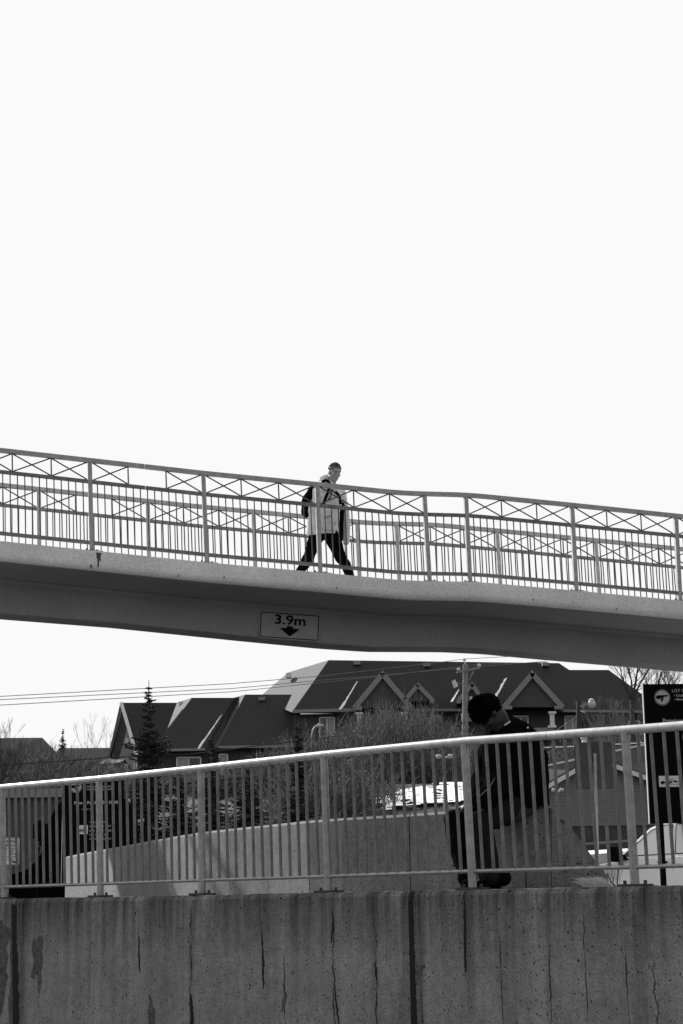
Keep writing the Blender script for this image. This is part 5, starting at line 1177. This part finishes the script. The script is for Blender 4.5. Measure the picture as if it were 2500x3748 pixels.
# straps, drawstrings, pocket flap, hem seam
def ribbon(pts, wd, name, matn, parent, toward=None):
    m = MB()
    for a, b in zip(pts, pts[1:]): m.bar(a, b, wd, .012, toward or TOC)
    return m.build(name, matn, parent)
TF = TM - .20
pk = thing('backpack', Q(1128, 1890, TM + .05), 'black backpack on the back of the man in the pale parka', 'backpack')
mb = MB(); chain(mb, [Q(1150, 1790, TM + .02), Q(1135, 1830, TM + .02), Q(1128, 1872, TM + .02)], [.085, .12, .11]); chain(mb, [Q(1122, 1842, TM + .02), Q(1126, 1870, TM + .02)], [.09, .08]); flesh(mb, 'bag', 'strap_black', pk, .012, 3, .012, .07)
for pts in ([(1178, 1764), (1196, 1757), (1208, 1772), (1201, 1800), (1192, 1822), (1184, 1844)], [(1218, 1790), (1232, 1803), (1243, 1818), (1247, 1846)]):
    ribbon([Q(x, y, TM - (.19 if i > 1 else .12) - .01) for i, (x, y) in enumerate(pts)], .045, 'strap', 'strap_black', pk)
ribbon([Q(1213, 1792, TF), Q(1211, 1815, TF), Q(1203, 1830, TF)], .02, 'drawstring', 'strap_black', pm_)
ribbon([Q(1192, 1894, TM - .19), Q(1213, 1886, TM - .19)], .015, 'pocket_flap', 'trim', pm_); ribbon([Q(1176, 1936, TM - .215), Q(1200, 1942, TM - .215), Q(1225, 1942, TM - .2)], .008, 'hem_seam', 'trim', pm_)

# -- seated man on the parapet
K = lambda px, py, Y: at(px, py, Y)
sp = thing('person', K(1880, 2952, 12.8), 'man in a black jacket sitting on the parapet with his head bowed over a phone', 'person')
hc = K(1793, 2616, 12.55)
hf = Vector((-.52, -.10, -.88)).normalized(); hu = Vector((-.88, -.12, .50)).normalized()
mb = MB(); P, f, s, u = head(mb, hc, hf, hu, .98)
nk = K(1838, 2660, 12.65); ch = K(1850, 2760, 12.7); bl = K(1880, 2870, 12.75); hp = K(1905, 2930, 12.82)
chain(mb, [hc - u * .06 - f * .02, nk, ch, bl, hp], [.065, .068, .13, .13, .13])
sN = K(1815, 2740, 12.5); eN = K(1812, 2900, 12.4); wN = K(1722, 2945, 12.35); sF = K(1850, 2720, 12.95); eF = K(1756, 2872, 12.85); wF = K(1722, 2935, 12.62)
hN = K(1875, 2962, 12.7); hFa = K(1875, 2955, 12.95); kN = K(1752, 3012, 12.42); kF = K(1664, 3002, 12.75)
def gp(px, py, Y, z): p = at(px, py, Y); return Vector((p.x, Y, z))
aN = gp(1792, 3200, 12.40, 1.77); aF = gp(1712, 3200, 12.55, 1.77)
chain(mb, [ch, sN, eN, wN], [.1, .06, .043, .03]); chain(mb, [ch, sF, eF, wF], [.1, .06, .043, .03])
chain(mb, [hN, kN, aN], [.085, .055, .036]); chain(mb, [hFa, kF, aF], [.085, .055, .036]); chain(mb, [hN, hp, hFa], [.1, .13, .1])
hd = (K(1692, 2952, 12.4) - wN); hand(mb, wN, hd, Vector((0, -.4, .9)), 1, 1.0, .9); hand(mb, wF, K(1690, 2950, 12.5) - wF, Vector((0, .4, .9)), -1, 1.0, .8)
bod = flesh(mb, 'body', 'skin_dark', sp, .009, 3); face_details(P, f, s, u, bod, .98, False)
m = MB(); m.ball(P(-.035, 0, .045), (.106, .098, .095), 18, 12, f, s, u); m.ball(P(.02, 0, .07), (.088, .086, .068), 16, 10, f, s, u); m.ball(P(-.055, 0, .01), (.055, .07, .07), 16, 10, f, s, u)
hair_tufts(m, P, f, s, u, 2400, .022, .050, 8, .0, .085, .007, 1.0); m.build('hair', 'hair_black', sp, fix=False)
mb = MB()
chain(mb, [K(1842, 2690, 12.68), K(1855, 2760, 12.72), K(1872, 2850, 12.75), K(1890, 2925, 12.8)], [.13, .175, .175, .165]); chain(mb, [K(1870, 2672, 12.72), K(1905, 2712, 12.75), K(1930, 2775, 12.8), K(1935, 2890, 12.82)], [.10, .135, .145, .14]); chain(mb, [K(1822, 2720, 12.65), K(1806, 2800, 12.6)], [.11, .12]); chain(mb, [K(1805, 2725, 12.6), K(1792, 2800, 12.6), K(1790, 2880, 12.6), K(1765, 2905, 12.5)], [.09, .10, .095, .08])
chain(mb, [K(1810, 2735, 12.6), K(1806, 2840, 12.6), K(1830, 2900, 12.65)], [.095, .11, .1])
chain(mb, [K(1895, 2890, 12.8), K(1872, 2935, 12.75)], [.16, .135]); chain(mb, [sN, eN, K(1738, 2942, 12.37)], [.095, .082, .055]); chain(mb, [K(1800, 2735, 12.8), K(1782, 2800, 12.85), eF, K(1732, 2925, 12.65)], [.095, .085, .075, .055]); chain(mb, [K(1838, 2668, 12.66), K(1870, 2690, 12.7)], [.085, .11])
jk2 = flesh(mb, 'jacket', 'cloth_black', sp, .012, 3, .02, .08); trim_below(jk2, Vector((0, 0, PZ - .02)))
mb = MB(); chain(mb, [K(1828, 2655, 12.66), K(1845, 2635, 12.7), K(1868, 2632, 12.75)], [.055, .045, .03]); chain(mb, [K(1845, 2650, 12.6), K(1900, 2665, 12.75)], [.05, .06]); flesh(mb, 'collar', 'cloth_black', sp, .010, 3)
mb = MB(); chain(mb, [hN + Vector((0, 0, .02)), K(1815, 2984, 12.55), kN], [.10, .092, .080]); chain(mb, [kN, K(1775, 3100, 12.42), aN + Vector((0, 0, -.02))], [.085, .08, .075]); flesh(mb, 'trouser_leg', 'jeans_lit_grey', sp, .012, 4, .014, .07)
mb = MB(); chain(mb, [hFa, K(1760, 2985, 12.85), kF], [.12, .1, .078]); chain(mb, [kF, K(1686, 3100, 12.65), aF + Vector((0, 0, -.02))], [.08, .082, .07]); flesh(mb, 'trouser_leg', 'trousers_dark', sp, .012, 4, .014, .07)
shoe(gp(1795, 3200, 12.42, 1.755), Vector((-.5, -.75, 0)), 'shoe', sp); shoe(gp(1716, 3200, 12.55, 1.755), Vector((-.25, -1, 0)), 'shoe', sp)
mb = MB(); chain(mb, [gp(1800, 3200, 12.42, 1.73), gp(1842, 3200, 12.45, 1.74)], [.062, .058]); flesh(mb, 'shoe_heel', 'cloth_black', sp, .010, 3)
ph = thing('phone', K(1692, 2958, 12.4), 'dark mobile phone held low in the hands of the seated man', 'phone')
m = MB(); m.box(K(1692, 2950, 12.42), .075, .012, .14, Vector((.9, -.3, .3)).normalized(), Vector((0.1, -.5, .85)).normalized(), Vector((.9, -.3, .3)).normalized().cross(Vector((0.1, -.5, .85)).normalized())); m.build('case', 'sign_black', ph, bevel=.003)
m = MB(); m.tube([K(x, y, 12.45) for x, y in ((1692, 2930), (1684, 2900), (1683, 2868), (1690, 2835), (1712, 2800), (1745, 2760), (1768, 2700))], .0018, 4); m.build('earphone_cord', 'cable', ph)
for pts in ([(1755, 2916), (1778, 2893), (1790, 2885), (1800, 2868), (1812, 2845)], ):
    m = MB(); m.tube([K(x, y, 12.27) for x, y in pts], [.002, .003, .0015, .003, .001], 5); m.build('zip', 'trim', sp)  # pale tube along the sleeve: lit cloth wrinkles put in as a shape
bk = thing('backpack', K(1965, 2945, 12.85), 'black backpack on the back of the seated man, its bottom resting on the parapet', 'backpack')
mb = MB(); chain(mb, [K(1925, 2735, 12.8), K(1950, 2800, 12.82), K(1955, 2905, 12.82)], [.09, .115, .1]); chain(mb, [K(1962, 2790, 12.85), K(1968, 2900, 12.85)], [.09, .085]); chain(mb, [K(1925, 2908, 12.8), K(1976, 2912, 12.85)], [.085, .07]); chain(mb, [K(1978, 2800, 12.85), K(1984, 2935, 12.85)], [.05, .06]); chain(mb, [K(1925, 2935, 12.82), K(1984, 2935, 12.85)], [.08, .06])
bgm = flesh(mb, 'bag', 'strap_black', bk, .012, 3, .01, .08); trim_below(bgm, Vector((0, 0, PZ + .004)))
mb = MB(); chain(mb, [K(1893, 2655, 12.65), K(1925, 2668, 12.7), K(1940, 2690, 12.75)], [.03, .035, .045]); flesh(mb, 'strap_loop', 'strap_black', bk, .009, 2)
m = MB(); m.bar(K(1868, 2640, 12.55), K(1846, 2655, 12.55), .012, .01); m.build('buckle', 'trim_white', bk); m = MB(); m.bar(K(1934, 2660, 12.62), K(1930, 2666, 12.62), .012, .01); m.build('buckle', 'trim_white', bk)
